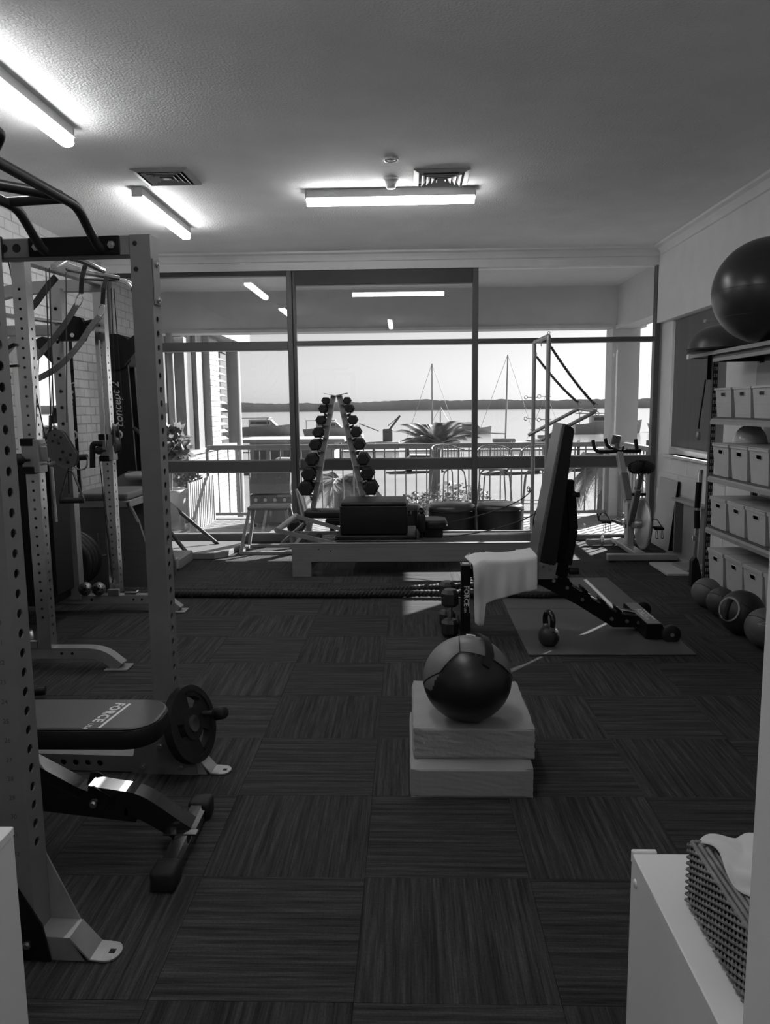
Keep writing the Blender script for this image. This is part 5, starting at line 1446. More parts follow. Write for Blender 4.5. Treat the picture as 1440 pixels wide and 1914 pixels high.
put('lower_pad', MB().box(-0.78, 7.12, 0.33, -0.42, 7.36, 0.385, 0.01, 2), M_black, t)
for x in (-0.72, -0.46):
    put('leg', MB().box(x - 0.02, 7.15, 0.0, x + 0.02, 7.33, 0.33), M_black, t)

# battle rope: two twisted strands doubled across the floor
M_rope = mat('rope_black', 0.02, 0.75, var=0.2, scale=40, bump=0.4, bscale=120)
BR = thing('battle_rope', 'thick black battle rope doubled across the carpet in front of the reformer', 'rope', (-0.6, 5.75, 0))
def strand(pts, r, turns):
    path = fillet(pts, 0.3, 8)
    # resample
    L = [0]
    for a, b in zip(path, path[1:]): L.append(L[-1] + (b - a).length)
    n = int(L[-1] / 0.018); out = []; k = 0
    for i in range(n + 1):
        s_ = L[-1] * i / n
        while k < len(L) - 2 and L[k + 1] < s_: k += 1
        out.append(path[k].lerp(path[k + 1], (s_ - L[k]) / max(1e-9, L[k + 1] - L[k])))
    m = MB()
    for ph in range(3):
        q = []
        for i, p in enumerate(out):
            d = (out[min(i + 1, n)] - out[max(i - 1, 0)]).normalized()
            u = d.cross(Vector((0, 0, 1))).normalized(); w = u.cross(d)
            a = 2 * pi * (ph / 3 + i * 0.018 / 0.09)
            q.append(p + (u * cos(a) + w * sin(a)) * r * 0.52)
        m.tube(q, r * 0.55, 7)
    return m
put('strand', strand([(-2.25, 5.72, 0.031), (-1.2, 5.68, 0.031), (-0.5, 5.66, 0.031), (0.1, 5.68, 0.031), (0.45, 5.66, 0.031), (0.95, 5.60, 0.035), (1.05, 5.6, 0.035)], 0.028, 1), M_rope, BR)
put('strand', strand([(-2.25, 5.80, 0.031), (-1.2, 5.77, 0.031), (-0.6, 5.73, 0.032), (-0.1, 5.80, 0.032), (0.3, 5.90, 0.031), (0.8, 5.96, 0.035), (1.0, 6.02, 0.035)], 0.028, 1), M_rope, BR)
put('sleeve', MB().cyl((0.45, 5.655, 0.03), (0.98, 5.6, 0.036), 0.027, n=14), M_rubber, BR)
put('handle', MB().cyl((1.0, 5.6, 0.038), (1.22, 5.60, 0.038), 0.024, n=14), M_rubber, BR)
put('handle', MB().cyl((0.98, 6.02, 0.036), (1.2, 6.06, 0.036), 0.024, n=14), M_rubber, BR)

# ================================================================ RIGHT: ADJUSTABLE BENCH, MATS, WEIGHTS
AB = thing('adjustable_bench', 'black adjustable bench with its back pad raised, standing over the floor mats', 'bench', (0.9, 4.75, 0))
def pad_prism(poly, y0, y1, r=0.02):
    """pad side profile in XZ pushed along Y with softened edges"""
    m = MB(); N = len(poly)
    cx = sum(p[0] for p in poly) / N; cz = sum(p[1] for p in poly) / N
    v = []
    prof = [(0, r), (r * 0.3, r * 0.3), (r, 0), (y1 - y0 - r, 0), (y1 - y0 - r * 0.3, r * 0.3), (y1 - y0, r)]
    for d, ins in prof:
        for (a, b) in poly:
            q = Vector((a - cx, b - cz)); k = max(0, 1 - ins / max(q.length, 1e-6) * 0.9)
            v.append((cx + q.x * k, y0 + d, cz + q.y * k))
    f = [(i * N + k, i * N + (k + 1) % N, (i + 1) * N + (k + 1) % N, (i + 1) * N + k) for i in range(len(prof) - 1) for k in range(N)]
    f += [list(range(N))[::-1], list(range((len(prof) - 1) * N, len(prof) * N))]
    m.add(v, f); return m
def soft(poly, r=0.02, n=3):
    return [(p.x, p.y) for p in fillet([(a, b, 0) for a, b in poly], r, n, closed=True)]
bp = put('back_pad', pad_prism(soft([(0.795, 0.478), (0.896, 0.455), (0.991, 1.288), (0.933, 1.318)]), 4.62, 4.93, 0.012), M_vinyl, AB)
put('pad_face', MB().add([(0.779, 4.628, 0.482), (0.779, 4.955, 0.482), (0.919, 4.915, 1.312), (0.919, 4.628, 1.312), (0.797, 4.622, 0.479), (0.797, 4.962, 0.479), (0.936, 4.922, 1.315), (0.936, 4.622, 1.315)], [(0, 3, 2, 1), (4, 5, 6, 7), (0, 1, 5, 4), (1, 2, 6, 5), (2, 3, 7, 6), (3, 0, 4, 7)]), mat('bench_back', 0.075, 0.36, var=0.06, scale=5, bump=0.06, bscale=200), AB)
put('stitching', MB().beam((0.781, 4.645, 0.50), (0.9155, 4.645, 1.29), 0.004, 0.003, (1, 0, 0)), M_vinyl, bp)
put('seat_pad', pad_prism(soft([(0.395, 0.40), (0.765, 0.40), (0.765, 0.475), (0.395, 0.475)]), 4.63, 4.89, 0.012), M_vinyl, AB)
put('seat_frame', MB().beam((0.40, 4.76, 0.37), (0.86, 4.76, 0.37), 0.06, 0.05), M_black, AB)
put('support_strut', MB().beam((0.985, 4.77, 0.97), (0.955, 4.77, 0.36), 0.07, 0.075, (1, 0, 0), 0.006), M_black, AB)
put('strut_sleeve', MB().beam((1.0, 4.77, 0.90), (1.02, 4.77, 0.66), 0.08, 0.06, (1, 0, 0), 0.006).beam((1.02, 4.77, 0.66), (0.985, 4.77, 0.44), 0.08, 0.06, (1, 0, 0), 0.006), M_black, AB)
put('adjust_knob', MB().cyl((1.0, 4.72, 0.88), (1.05, 4.72, 0.88), 0.016).cyl((1.0, 4.74, 0.40), (1.06, 4.74, 0.40), 0.022), M_rubber, AB)
hb = put('hinge_bracket', MB().prism([(0.80, 0.36), (0.90, 0.36), (0.92, 0.46), (0.80, 0.50)], (0, 4.69, 0), (1, 0, 0), (0, 0, 1), (0, 0.008, 0)), M_dull, AB)
for a, b in ((0.83, 0.44), (0.87, 0.42), (0.87, 0.46), (0.91, 0.375)):
    put('bolt', MB().cyl((a, 4.69, b), (a, 4.682, b), 0.011, n=8), M_chrome, hb)
ld = put('ladder_frame', MB().prism([(0.80, 0.42), (0.89, 0.39), (0.99, 0.335), (1.22, 0.185), (1.315, 0.125), (1.43, 0.115), (1.43, 0.045), (1.275, 0.045), (1.05, 0.19), (0.80, 0.325)], (0, 4.715, 0), (1, 0, 0), (0, 0, 1), (0, 0.085, 0)), M_black, AB)
put('ladder_edge', MB().beam((0.83, 4.7135, 0.392), (0.90, 4.7135, 0.36), 0.003, 0.012).beam((0.97, 4.714, 0.342), (1.215, 4.714, 0.185), 0.003, 0.006), M_dull, ld)
for a, b in ((0.985, 0.32), (1.10, 0.245), (1.215, 0.17), (1.315, 0.115)):
    put('ladder_hook', MB().prism([(-0.03, 0), (0.03, -0.02), (0.03, 0.01), (0.015, 0.018), (0.012, 0.035), (-0.005, 0.045), (-0.018, 0.06), (-0.026, 0.055), (-0.018, 0.035), (-0.03, 0.02)], (a, 4.712, b), (1, 0, 0), (0, 0, 1), (0, 0.09, 0)), M_black, ld)
for a, b in ((0.90, 0.345), (0.985, 0.30), (1.08, 0.225), (1.265, 0.10), (1.36, 0.085), (1.43, 0.075)):
    put('bolt', MB().cyl((a, 4.715, b), (a, 4.704, b), 0.011, n=8), M_dull, ld)
put('adjust_pin', MB().cyl((1.33, 4.70, 0.14), (1.33, 4.84, 0.14), 0.008).cyl((1.31, 4.76, 0.15), (1.42, 4.76, 0.13), 0.012), M_chrome, AB)
tb = put('rear_foot', MB().prism([(1.43, 0.02), (1.55, 0.004), (1.565, 0.03), (1.53, 0.105), (1.44, 0.105)], (0, 4.56, 0), (1, 0, 0), (0, 0, 1), (0, 0.52, 0)), M_black, AB)
put('foot_top', MB().box(1.443, 4.57, 0.106, 1.527, 5.07, 0.110, 0.001, 1), mat('foot_cover', 0.17, 0.45, var=0.06), tb)
lt = MB().text('FORCE', (1.462, 4.90, 0.1106), (0, -1, 0), (1, 0, 0), 0.055, 0.0005, 0, 1.08, 0.03).text('USA', (1.462, 4.71, 0.1106), (0, -1, 0), (1, 0, 0), 0.03, 0.0005, 0, 1.0, 0.015)
lt.box(1.512, 4.66, 0.1106, 1.519, 4.90, 0.1109)
put('lettering', lt, M_letter, tb)
for y in (4.535, 5.105):
    w = put('wheel', MB().lathe((1.575, y, 0.055), [(0.012, -0.02), (0.05, -0.02), (0.055, -0.013), (0.055, 0.013), (0.05, 0.02), (0.012, 0.02)], 24, (0, 1, 0)), M_rubber, AB)
    put('axle', MB().cyl((1.575, y - 0.026, 0.055), (1.575, y + 0.026, 0.055), 0.012, n=10), M_dull, w)
fp = put('front_post', MB().box(0.322, 4.625, 0.012, 0.378, 4.70, 0.468, 0.003, 1), M_black, AB)
put('front_foot', MB().box(0.325, 4.50, 0.0, 0.375, 5.0, 0.05, 0.006, 1), M_black, AB)
put('post_rim', MB().box(0.320, 4.623, 0.46, 0.380, 4.702, 0.467).box(0.33, 4.633, 0.467, 0.37, 4.692, 0.4685), M_dull, fp)
lt = MB().text('FORCE', (0.340, 4.6245, 0.335), (0, 0, -1), (1, 0, 0), 0.040, 0.0005, 0, 1.06, 0.03).text('USA', (0.340, 4.6245, 0.198), (0, 0, -1), (1, 0, 0), 0.018, 0.0005, 0, 1, 0.012)
lt.box(0.3715, 4.6235, 0.165, 0.3735, 4.6245, 0.335)
put('lettering', lt, M_letter, fp)
put('front_joint', MB().beam((0.378, 4.70, 0.40), (0.46, 4.75, 0.38), 0.05, 0.05), M_black, AB)

# white towel thrown over the seat
def towel(u, v):
    x = 0.392 + (0.782 - 0.392) * u
    # v: 0 at far side hem, 1 at near hem; near hem shape: long tail on the left, short on the right
    far_drop = 0.16
    near_drop = 0.215 - 0.03 * u + 0.11 * max(0, 0.6 - u) ** 1.1 + 0.13 * max(0.0, min(1.0, (0.2 - u) / 0.05)) - 0.05 * max(0.0, (0.2 - u) / 0.2) ** 2
    Wd = 0.288
    tot = far_drop + Wd + near_drop
    s = v * tot
    crest = 0.486 + 0.022 * u + 0.003 * sin(u * 9) + (0.012 * max(0, (u - 0.82) / 0.18) ** 2)
    fold = 0.009 * sin(u * 13 + 0.6) + 0.004 * sin(u * 29)
    r = 0.025
    if s < far_drop:
        return (x, 4.905 + 0.006, crest - (far_drop - s))
    if s < far_drop + Wd:
        t = (s - far_drop) / Wd
        e = min(t, 1 - t) * Wd
        dz = 0 if e > r else -(r - sqrt(max(0, r * r - (r - e) ** 2))) * 0.9
        xs = -0.035 * (1 - t) * max(0, 0.12 - u) / 0.12
        return (x + xs, 4.906 - 0.288 * t, crest + dz - 0.02 * max(0, 0.1 - u) / 0.1)
    d = s - far_drop - Wd
    k = min(1, d / 0.12)
    tail = max(0, 1 - u / 0.3)
    return (x + 0.03 * d * tail, 4.618 - k * (0.010 + fold) - 0.012 * tail * sin(d * 22), crest - 0.02 - d)
m = MB().grid(towel, 60, 56)
tw = put('towel', m, mat('towel_white', 0.66, 0.9, var=0.03, bump=0.25, bscale=220), None, 'white towel draped over the seat of the adjustable bench', 'towel')
so = tw.modifiers.new('thickness', 'SOLIDIFY'); so.thickness = 0.006; so.offset = 1.0

# standing hex dumbbells
def stand_db(label, x, y, r, L):
    c = Vector((x, y, L / 2 + 0.001))
    t = thing('hex_dumbbell', label, 'dumbbell', (x, y, 0.001), 0, 'dumbbells standing beside the bench')
    hl = L * 0.36
    for s_ in (-1, 1):
        rot = Matrix.Translation(c) @ Matrix.Rotation(radians(22), 4, 'Z') @ Matrix.Translation(-c)
        mm = MB().lathe(c, [(0.001, s_ * (L / 2 - hl)), (r * 0.72, s_ * (L / 2 - hl)), (r, s_ * (L / 2 - hl + r * .35)), (r, s_ * (L / 2 - r * .42)), (r * 0.66, s_ * L / 2), (0.001, s_ * L / 2)], 8, (0, 0, 1), smooth=False).xf(rot)
        put('head', mm, mat('dumbbell_rubber', 0.026, 0.42, var=0.15, scale=20), t)
    put('handle', MB().tube([c - Vector((0, 0, L * 0.15)), c - Vector((0, 0, 0.02)), c + Vector((0, 0, 0.02)), c + Vector((0, 0, L * 0.15))], [0.014, 0.017, 0.017, 0.014], 12), M_chrome, t)
stand_db('hex dumbbell standing on end left of the bench post, nearer of the pair', 0.255, 4.68, 0.057, 0.30)
stand_db('hex dumbbell standing on end behind the nearer one beside the bench post', 0.25, 4.90, 0.057, 0.30)

# floor mats
M_mat = mat('rubber_mat', 0.075, 0.6, var=0.1, scale=3, bump=0.12, bscale=150)
put('floor_mat', MB().box(0.685, 4.288, 0.0006, 1.64, 5.292, 0.012, 0.004, 1), M_mat, None, 'dark rubber floor mat under the bench, the nearer of two', 'mat', 'rubber floor mats')
put('floor_mat', MB().box(0.69, 5.297, 0.0006, 1.64, 6.28, 0.012, 0.004, 1), M_mat, None, 'dark rubber floor mat under the bench, the farther of two', 'mat', 'rubber floor mats')
# kettlebell
KB = thing('kettlebell', 'black kettlebell on the near floor mat in front of the bench', 'kettlebell', (0.83, 4.46, 0.0125))
kc = Vector((0.83, 4.46, 0.0125))
put('bell', MB().lathe(kc, [(0.001, 0.0), (0.036, 0.0), (0.050, 0.013), (0.060, 0.035), (0.0625, 0.058), (0.058, 0.082), (0.045, 0.103), (0.03, 0.112), (0.001, 0.114)], 32), mat('cast_iron', 0.022, 0.5, var=0.15, scale=30, bump=0.2, bscale=120), KB)
u_ = Vector((0.33, -0.94, 0)).normalized()
hp = [kc + u_ * a + Vector((0, 0, b)) for a, b in ((-0.036, 0.09), (-0.042, 0.125), (-0.046, 0.165), (-0.026, 0.195), (0.0, 0.2), (0.026, 0.195), (0.046, 0.165), (0.042, 0.125), (0.036, 0.09))]
put('handle', MB().tube(fillet(hp, 0.03, 3), 0.0165, 12), M_gloss, KB)
for s_ in (-1, 1):
    put('collar', MB().cyl(kc + u_ * s_ * 0.0385 + Vector((0, 0, 0.100)), kc + u_ * s_ * 0.0415 + Vector((0, 0, 0.122)), 0.0195, 0.0175, n=14), M_dull, KB)

# foam blocks and the two-tone medicine ball
def foam(name, label, x0, y0, z0, x1, y1, z1, rz, seed, amp):
    random.seed(seed)
    bm = bmesh.new()
    bmesh.ops.create_cube(bm, size=1)
    bmesh.ops.subdivide_edges(bm, edges=bm.edges[:], cuts=11, use_grid_fill=True)
    cx, cy = (x0 + x1) / 2, (y0 + y1) / 2
    v = []
    bm.verts.index_update()
    for p in bm.verts:
        q = Vector((cx + p.co.x * (x1 - x0), cy + p.co.y * (y1 - y0), (z0 + z1) / 2 + p.co.z * (z1 - z0)))
        e = [abs(abs(k) - 0.5) < 1e-4 for k in p.co]
        if sum(e) >= 2:
            for i, k in enumerate(p.co):
                if e[i] and not (i == 2 and k < 0): q[i] -= 0.004 * (1 if k > 0 else -1)
        if e[1] and p.co.y < 0: q.y += amp * 0.5 * (sin(q.x * 40 + seed) * 0.5 + random.uniform(-.5, .5)); q.z += 0
        if e[0]: q.x += amp * 0.5 * random.uniform(-1, 1)
        if amp > 0.003 and p.co.z > 0: q.z += 0.006 * sin((q.x - x0) * 8) - 0.010 * max(0, 1 - ((q.x - 0.22) ** 2 + (q.y - 2.9) ** 2) / 0.02)
        if amp > 0.003 and p.co.z > 0: q.z += 0.008 * (abs(p.co.x) * 2) ** 3
        v.append(q)
    m = MB().add(v, [[k.index for k in f.verts] for f in bm.faces], False)
    bm.free()
    mm = Matrix.Translation((cx, cy, 0)) @ Matrix.Rotation(rz, 4, 'Z') @ Matrix.Translation((-cx, -cy, 0))
    m.xf(mm)
    return m
M_foam = mat('pale_foam', 0.28, 0.85, var=0.06, scale=10, bump=0.4, bscale=60)
put('foam_block', foam('f', '', 0.0, 2.66, 0.001, 0.453, 3.2, 0.115, 0, 3, 0.002), mat('cream_foam', 0.28, 0.7, var=0.03, bump=0.1), None, 'pale smooth foam block at the bottom of the pair on the carpet', 'foam block', 'stacked foam blocks')
m = foam('f', '', 0.012, 2.735, 0.117, 0.468, 3.245, 0.232, 0, 5, 0.006)
fb_ = put('foam_block', m, M_foam, None, 'pale rough-cut foam block under the two-tone ball, top of the pair', 'foam block', 'stacked foam blocks')
MBL = thing('medicine_ball', 'two-tone medicine ball with a strap sitting on the foam blocks', 'ball', (0.22, 2.83, 0.231))
bc, R = Vector((0.22, 2.83, 0.396)), 0.168
V = Vector((-0.2, -0.565, 0.8)).normalized(); Lp = Vector((-0.636, -0.673, 0.379)).normalized(); Rp = Vector((0.869, -0.405, 0.283)).normalized()
n1, n2 = V.cross(Lp).normalized(), Rp.cross(V).normalized()
front = Vector((0.05, -0.9, -0.2))
if n1.dot(front) < 0: n1 = -n1
if n2.dot(front) < 0: n2 = -n2
nu, nv = 128, 64
full = MB().sphere(bc, R, nu, nv, (1, 1, 0.955))
parts_ = {'lower_panel': MB(), 'upper_panel': MB()}
idx = {k: {} for k in parts_}
for f_ in full.f:
    c = sum((full.v[i] for i in f_), Vector()) / 4 - bc
    d = c.normalized()
    k = 'lower_panel' if (d.dot(n1) > 0 and d.dot(n2) > 0) or d.z < -0.1 else 'upper_panel'
    pm = parts_[k]; q = []
    for i in f_:
        if i not in idx[k]:
            idx[k][i] = len(pm.v); pm.v.append(full.v[i])
        q.append(idx[k][i])
    pm.f.append(q); pm.s.append(True)
put('lower_panel', parts_['lower_panel'], mat('ball_black', 0.01, 0.36, var=0.1, scale=10, bump=0.12, bscale=30), MBL, label='black lower panel')
put('upper_panel', parts_['upper_panel'], mat('ball_grey', 0.13, 0.45, var=0.05, scale=10, bump=0.1, bscale=30), MBL, label='grey upper panel')
def arc(a, b, n=20):
    a, b = a.normalized(), b.normalized()
    return [bc + a.slerp(b, i / n) * (R + 0.0005) * 1.0 for i in range(n + 1)]
sm_ = MB()
for a, b in ((V, Lp), (V, Rp), (V, Vector((-0.19, -0.057, 0.98))), (Lp, Vector((-0.98, -0.1, -0.1))), (Rp, Vector((0.98, 0.1, -0.1)))):
    sm_.tube(arc(a, b), 0.0022, 5)
put('seam', sm_, M_vinyl, MBL)
sa = arc(Vector((0.33, 0.2, 0.92)), Vector((0.439, -0.561, 0.702)), 10)[:-1] + arc(Vector((0.439, -0.561, 0.702)), Vector((0.335, -0.77, 0.54)), 6)
put('strap', MB().sweep([bc + (p - bc) * 1.02 for p in sa], [0.033] * len(sa), [0.006] * len(sa), (1, 0.15, -0.5)), M_vinyl, MBL)
put('stitch_mark', MB().tube(arc(Vector((-0.02, 0.05, 1.0)), Vector((0.18, 0.0, 0.98)), 6), 0.004, 5), M_letter, MBL)

# ================================================================ EXERCISE BIKE
BK = thing('exercise_bike', 'silver V-frame exercise bike with disc flywheel in the right corner by the glazing', 'exercise bike', (2.12, 7.4, 0))
M_bk = mat('bike_silver', 0.34, 0.36, 0.45, var=0.06)
M_bkd = mat('bike_grey', 0.13, 0.42, 0.2, var=0.08)
put('rear_foot', MB().box(1.815, 6.95, 0.015, 2.45, 7.02, 0.075, 0.006, 1), M_bk, BK)
for x in (1.86, 2.4):
    put('foot_pad', MB().box(x - 0.03, 6.96, 0.0, x + 0.03, 7.01, 0.018), M_rubber, BK)
put('front_foot', MB().box(1.82, 7.80, 0.012, 2.40, 7.86, 0.066, 0.006, 1), M_bk, BK)
put('transport_wheel', MB().cyl((1.965, 7.79, 0.075), (1.985, 7.79, 0.075), 0.035, n=16), M_white, BK)
put('spine', MB().box(2.07, 7.0, 0.04, 2.17, 7.82, 0.085, 0.006, 1), M_bk, BK)
put('frame_stem', MB().beam((2.12, 7.36, 0.06), (2.12, 7.38, 0.50), 0.07, 0.10, (0, 1, 0), 0.008), M_bk, BK)
put('handlebar_mast', MB().beam((2.12, 7.38, 0.45), (2.12, 7.80, 0.94), 0.06, 0.075, (0, 1, 0), 0.008), M_bk, BK)
put('mast_sleeve', MB().beam((2.12, 7.41, 0.50), (2.12, 7.62, 0.745), 0.068, 0.084, (0, 1, 0), 0.006), M_bkd, BK)
put('seat_mast', MB().beam((2.12, 7.38, 0.24), (2.12, 7.13, 0.66), 0.055, 0.07, (0, 1, 0), 0.008), M_bkd, BK)
put('seat_post', MB().beam((2.12, 7.15, 0.62), (2.12, 7.06, 0.79), 0.042, 0.045, (0, 1, 0), 0.005), M_bkd, BK)
put('clamp', MB().cyl((2.07, 7.155, 0.60), (2.20, 7.155, 0.60), 0.014), M_black, BK)
sd_ = put('saddle', MB().sphere((2.125, 7.08, 0.855), 0.10, 24, 12, (1.05, 1.15, 0.52)).sphere((2.08, 7.02, 0.86), 0.062, 16, 10, (1, 1, 0.85)).sphere((2.17, 7.02, 0.86), 0.062, 16, 10, (1, 1, 0.85)), mat('fleece_cover', 0.012, 0.95, bump=1.0, bscale=90), BK)
random.seed(5)
fz = MB()
for _ in range(700):
    a, b = random.uniform(0, 2 * pi), random.uniform(-0.9, 1)
    d = Vector((cos(a) * sqrt(1 - b * b), sin(a) * sqrt(1 - b * b), b))
    p = Vector((2.125, 7.07, 0.855)) + Vector((d.x * 0.108, d.y * 0.115, d.z * 0.056))
    s_ = d.cross(Vector((random.random(), random.random(), random.random()))).normalized() * 0.006
    fz.add([p + s_, p - s_, p + d * 0.016], [(0, 1, 2)])
put('fleece', fz, mat('fleece_cover', 0.012, 0.95), sd_, kind='stuff')
put('saddle_rail', MB().tube(fillet([(2.09, 7.02, 0.82), (2.11, 7.05, 0.78), (2.16, 7.08, 0.80), (2.17, 7.1, 0.82)], 0.02, 3), 0.006, 6), M_chrome, BK)
for pts in ([(2.12, 7.82, 0.965), (1.93, 7.83, 0.955), (1.89, 7.86, 0.98), (1.875, 7.88, 1.075)], [(2.12, 7.82, 0.965), (2.30, 7.83, 0.96), (2.345, 7.84, 0.965)], [(2.30, 7.83, 0.96), (2.315, 7.87, 0.98), (2.305, 7.89, 1.08)], [(2.12, 7.85, 0.98), (2.06, 7.88, 0.985), (2.025, 7.9, 1.02), (2.01, 7.92, 1.085)]):
    put('handlebar', MB().tube(fillet(pts, 0.05, 4), 0.019, 10), M_black, BK)
put('bar_tube', MB().tube([(1.96, 7.835, 0.962), (2.27, 7.835, 0.962)], 0.0165, 10), M_bk, BK)
put('console', MB().obox((2.10, 7.86, 1.075), (0.085, 0.03, 0.10), (0.25, 0.15, 0), 0.008, 2), M_bkd, BK)
put('console_arm', MB().beam((2.12, 7.84, 0.97), (2.105, 7.86, 1.04), 0.03, 0.03), M_bkd, BK)
put('resistance_lever', MB().tube([(2.15, 7.80, 0.96), (2.155, 7.78, 1.02)], 0.010, 8), M_black, BK)
fw_ = put('flywheel', MB().lathe((2.185, 7.16, 0.325), [(0.001, 0.03), (0.06, 0.026), (0.22, 0.010), (0.245, 0.004), (0.245, -0.012), (0.22, -0.016), (0.001, -0.02)], 44, (1, 0, 0)), mat('flywheel_silver', 0.5, 0.3, 0.75, var=0.05), BK)
put('hub', MB().lathe((2.185, 7.16, 0.325), [(0.001, 0.055), (0.03, 0.05), (0.05, 0.025), (0.001, 0.02)], 20, (1, 0, 0)), M_bk, fw_)
put('hub', MB().lathe((2.185, 7.16, 0.325), [(0.001, -0.075), (0.026, -0.07), (0.042, -0.02), (0.001, -0.01)], 20, (1, 0, 0)), M_bk, fw_)
put('wheel_fork', MB().beam((2.12, 7.36, 0.28), (2.13, 7.14, 0.32), 0.012, 0.05), M_bkd, BK)
put('bottom_bracket', MB().cyl((2.07, 7.38, 0.29), (2.18, 7.38, 0.29), 0.042, n=18), M_dull, BK)
put('crank', MB().beam((2.06, 7.38, 0.29), (2.03, 7.44, 0.295), 0.018, 0.03).beam((2.03, 7.44, 0.295), (1.985, 7.50, 0.31), 0.016, 0.026), M_dull, BK)
put('crank', MB().beam((2.19, 7.38, 0.29), (2.32, 7.30, 0.27), 0.018, 0.03), M_dull, BK)
for c in ((1.925, 7.47, 0.30), (2.365, 7.27, 0.265)):
    c = Vector(c)
    p = put('pedal', MB().obox(c, (0.09, 0.07, 0.022), (0.1, 0, 0), 0.004, 1), M_black, BK)
    put('toe_cage', MB().tube(fillet([c + Vector((-0.045, 0.03, 0)), c + Vector((-0.05, 0.10, 0.02)), c + Vector((-0.02, 0.12, 0.07)), c + Vector((0.02, 0.12, 0.07)), c + Vector((0.05, 0.10, 0.02)), c + Vector((0.045, 0.03, 0))], 0.02, 3), 0.005, 6), M_black, p)
    for dx in (-0.025, 0.025):
        put('strap', MB().sweep(fillet([c + Vector((dx, -0.02, -0.012)), c + Vector((dx - 0.01, -0.035, -0.09)), c + Vector((dx + 0.02, -0.02, -0.10)), c + Vector((dx + 0.015, 0.0, -0.012))], 0.02, 3), 0.016, 0.004, (0.4, 1, 0)), M_vinyl, p)
    put('strap_end', MB().tube([c + Vector((-0.06, 0.04, 0.0)), c + Vector((-0.075, 0.05, 0.075))], 0.008, 6), M_vinyl, p)

# boards and low cupboard in the right corner
M_board = mat('white_board', 0.42, 0.6, var=0.03)
t = thing('leaning_panel', 'pale flat board leaning against the right wall beside the bike', 'panel', (2.55, 7.68, 0))
put('panel', MB().beam((2.523, 7.68, 0.004), (2.592, 7.68, 0.69), 0.53, 0.022, (1, 0, 0), 0.002), M_board, t)
put('edge', MB().beam((2.523, 7.413, 0.004), (2.592, 7.413, 0.69), 0.006, 0.023, (1, 0, 0)), M_black, t)
t = thing('low_cupboard', 'grey open-fronted low cupboard standing against the right wall', 'cupboard', (2.55, 6.98, 0))
put('top', MB().box(2.50, 6.66, 0.525, 2.61, 7.34, 0.55, 0.003, 1), mat('cupboard_pale', 0.34, 0.5), t)
put('side_panel', MB().box(2.52, 6.70, 0.03, 2.61, 6.725, 0.525), mat('cupboard_grey', 0.26, 0.55, var=0.05), t)
put('side_panel', MB().box(2.52, 7.28, 0.03, 2.61, 7.30, 0.525), mat('cupboard_grey', 0.26, 0.55), t)
put('front_panel', MB().box(2.525, 6.725, 0.03, 2.54, 7.08, 0.525), mat('cupboard_grey', 0.26, 0.55), t)
put('back', MB().box(2.595, 6.725, 0.03, 2.61, 7.28, 0.525), M_black, t)
put('plinth', MB().box(2.47, 6.66, 0.0, 2.61, 7.36, 0.03, 0.003, 1), mat('cupboard_pale', 0.34, 0.5), t)
put('floor_board', MB().beam((2.33, 6.37, 0.012), (2.33, 6.86, 0.012), 0.34, 0.022, bev=0.003), M_board, None, 'pale flat board lying on the carpet near the shelf foot', 'board')
put('floor_plate', MB().beam((2.44, 6.42, 0.034), (2.42, 6.74, 0.034), 0.2, 0.02, bev=0.003), mat('grey_plate', 0.2, 0.5), None, 'grey thin plate lying on top of the pale floor board', 'plate')
t = thing('exercise_pole', 'chrome pole with black sleeves leaning beside the far end of the shelves', 'pole', (2.28, 6.02, 0))
put('pole', MB().cyl((2.255, 6.03, 0.02), (2.275, 6.03, 0.92), 0.019, n=14), M_chrome, t)
put('sleeve', MB().cyl((2.258, 6.03, 0.62), (2.264, 6.03, 0.82), 0.024, n=14).cyl((2.262, 6.03, 0.46), (2.258, 6.03, 0.60), 0.023, n=14), M_black, t)
put('collar', MB().cyl((2.2555, 6.03, 0.36), (2.257, 6.03, 0.40), 0.027, n=14), M_chrome, t)
put('end_cap', MB().prism([(0, 0), (0.07, 0), (0.075, 0.1), (0.05, 0.2), (0.03, 0.24), (0, 0.2)], (2.225, 6.0, 0.0), (1, 0, 0), (0, 0, 1), (0, 0.06, 0)), M_rubber, t)

# ================================================================ SHELVES
SH = thing('storage_shelves', 'black slotted steel shelving unit with pale beams along the right wall', 'shelf', (2.4, 4.6, 0))
SX0, SX1, SY0, SY1 = 2.22, 2.585, 3.3, 5.78
M_slot = mat('slotted_black', 0.014, 0.45)
M_beam = mat('shelf_beam', 0.3, 0.42, 0.3, var=0.05)
M_key = mat('slot_light', 0.35, 0.6)
for (x, y) in ((SX0, SY1), (SX1 - 0.035, SY1), (SX0, SY0), (SX1 - 0.035, SY0)):
    u = put('upright', MB().box(x, y - 0.035, 0, x + 0.004, y, 1.775).box(x, y - 0.039, 0, x + 0.035, y - 0.035, 1.775), M_slot, SH)
    if y == SY1:
        ks = MB()
        for k in range(36):
            z = 0.08 + k * 0.048
            ks.prism([(-0.005, 0.0), (0.005, 0.0), (0.003, 0.012), (0.006, 0.022), (0.0, 0.027), (-0.006, 0.022), (-0.003, 0.012)], (x + 0.011, y - 0.0393, z), (1, 0, 0), (0, 0, 1), (0, -0.0006, 0))
            ks.prism([(-0.005, 0.0), (0.005, 0.0), (0.003, 0.012), (0.006, 0.022), (0.0, 0.027), (-0.006, 0.022), (-0.003, 0.012)], (x + 0.026, y - 0.0393, z), (1, 0, 0), (0, 0, 1), (0, -0.0006, 0))
        put('keyhole_row', ks, M_key, u, kind='stuff')
LV = [1.752, 1.305, 0.885, 0.505, 0.10]
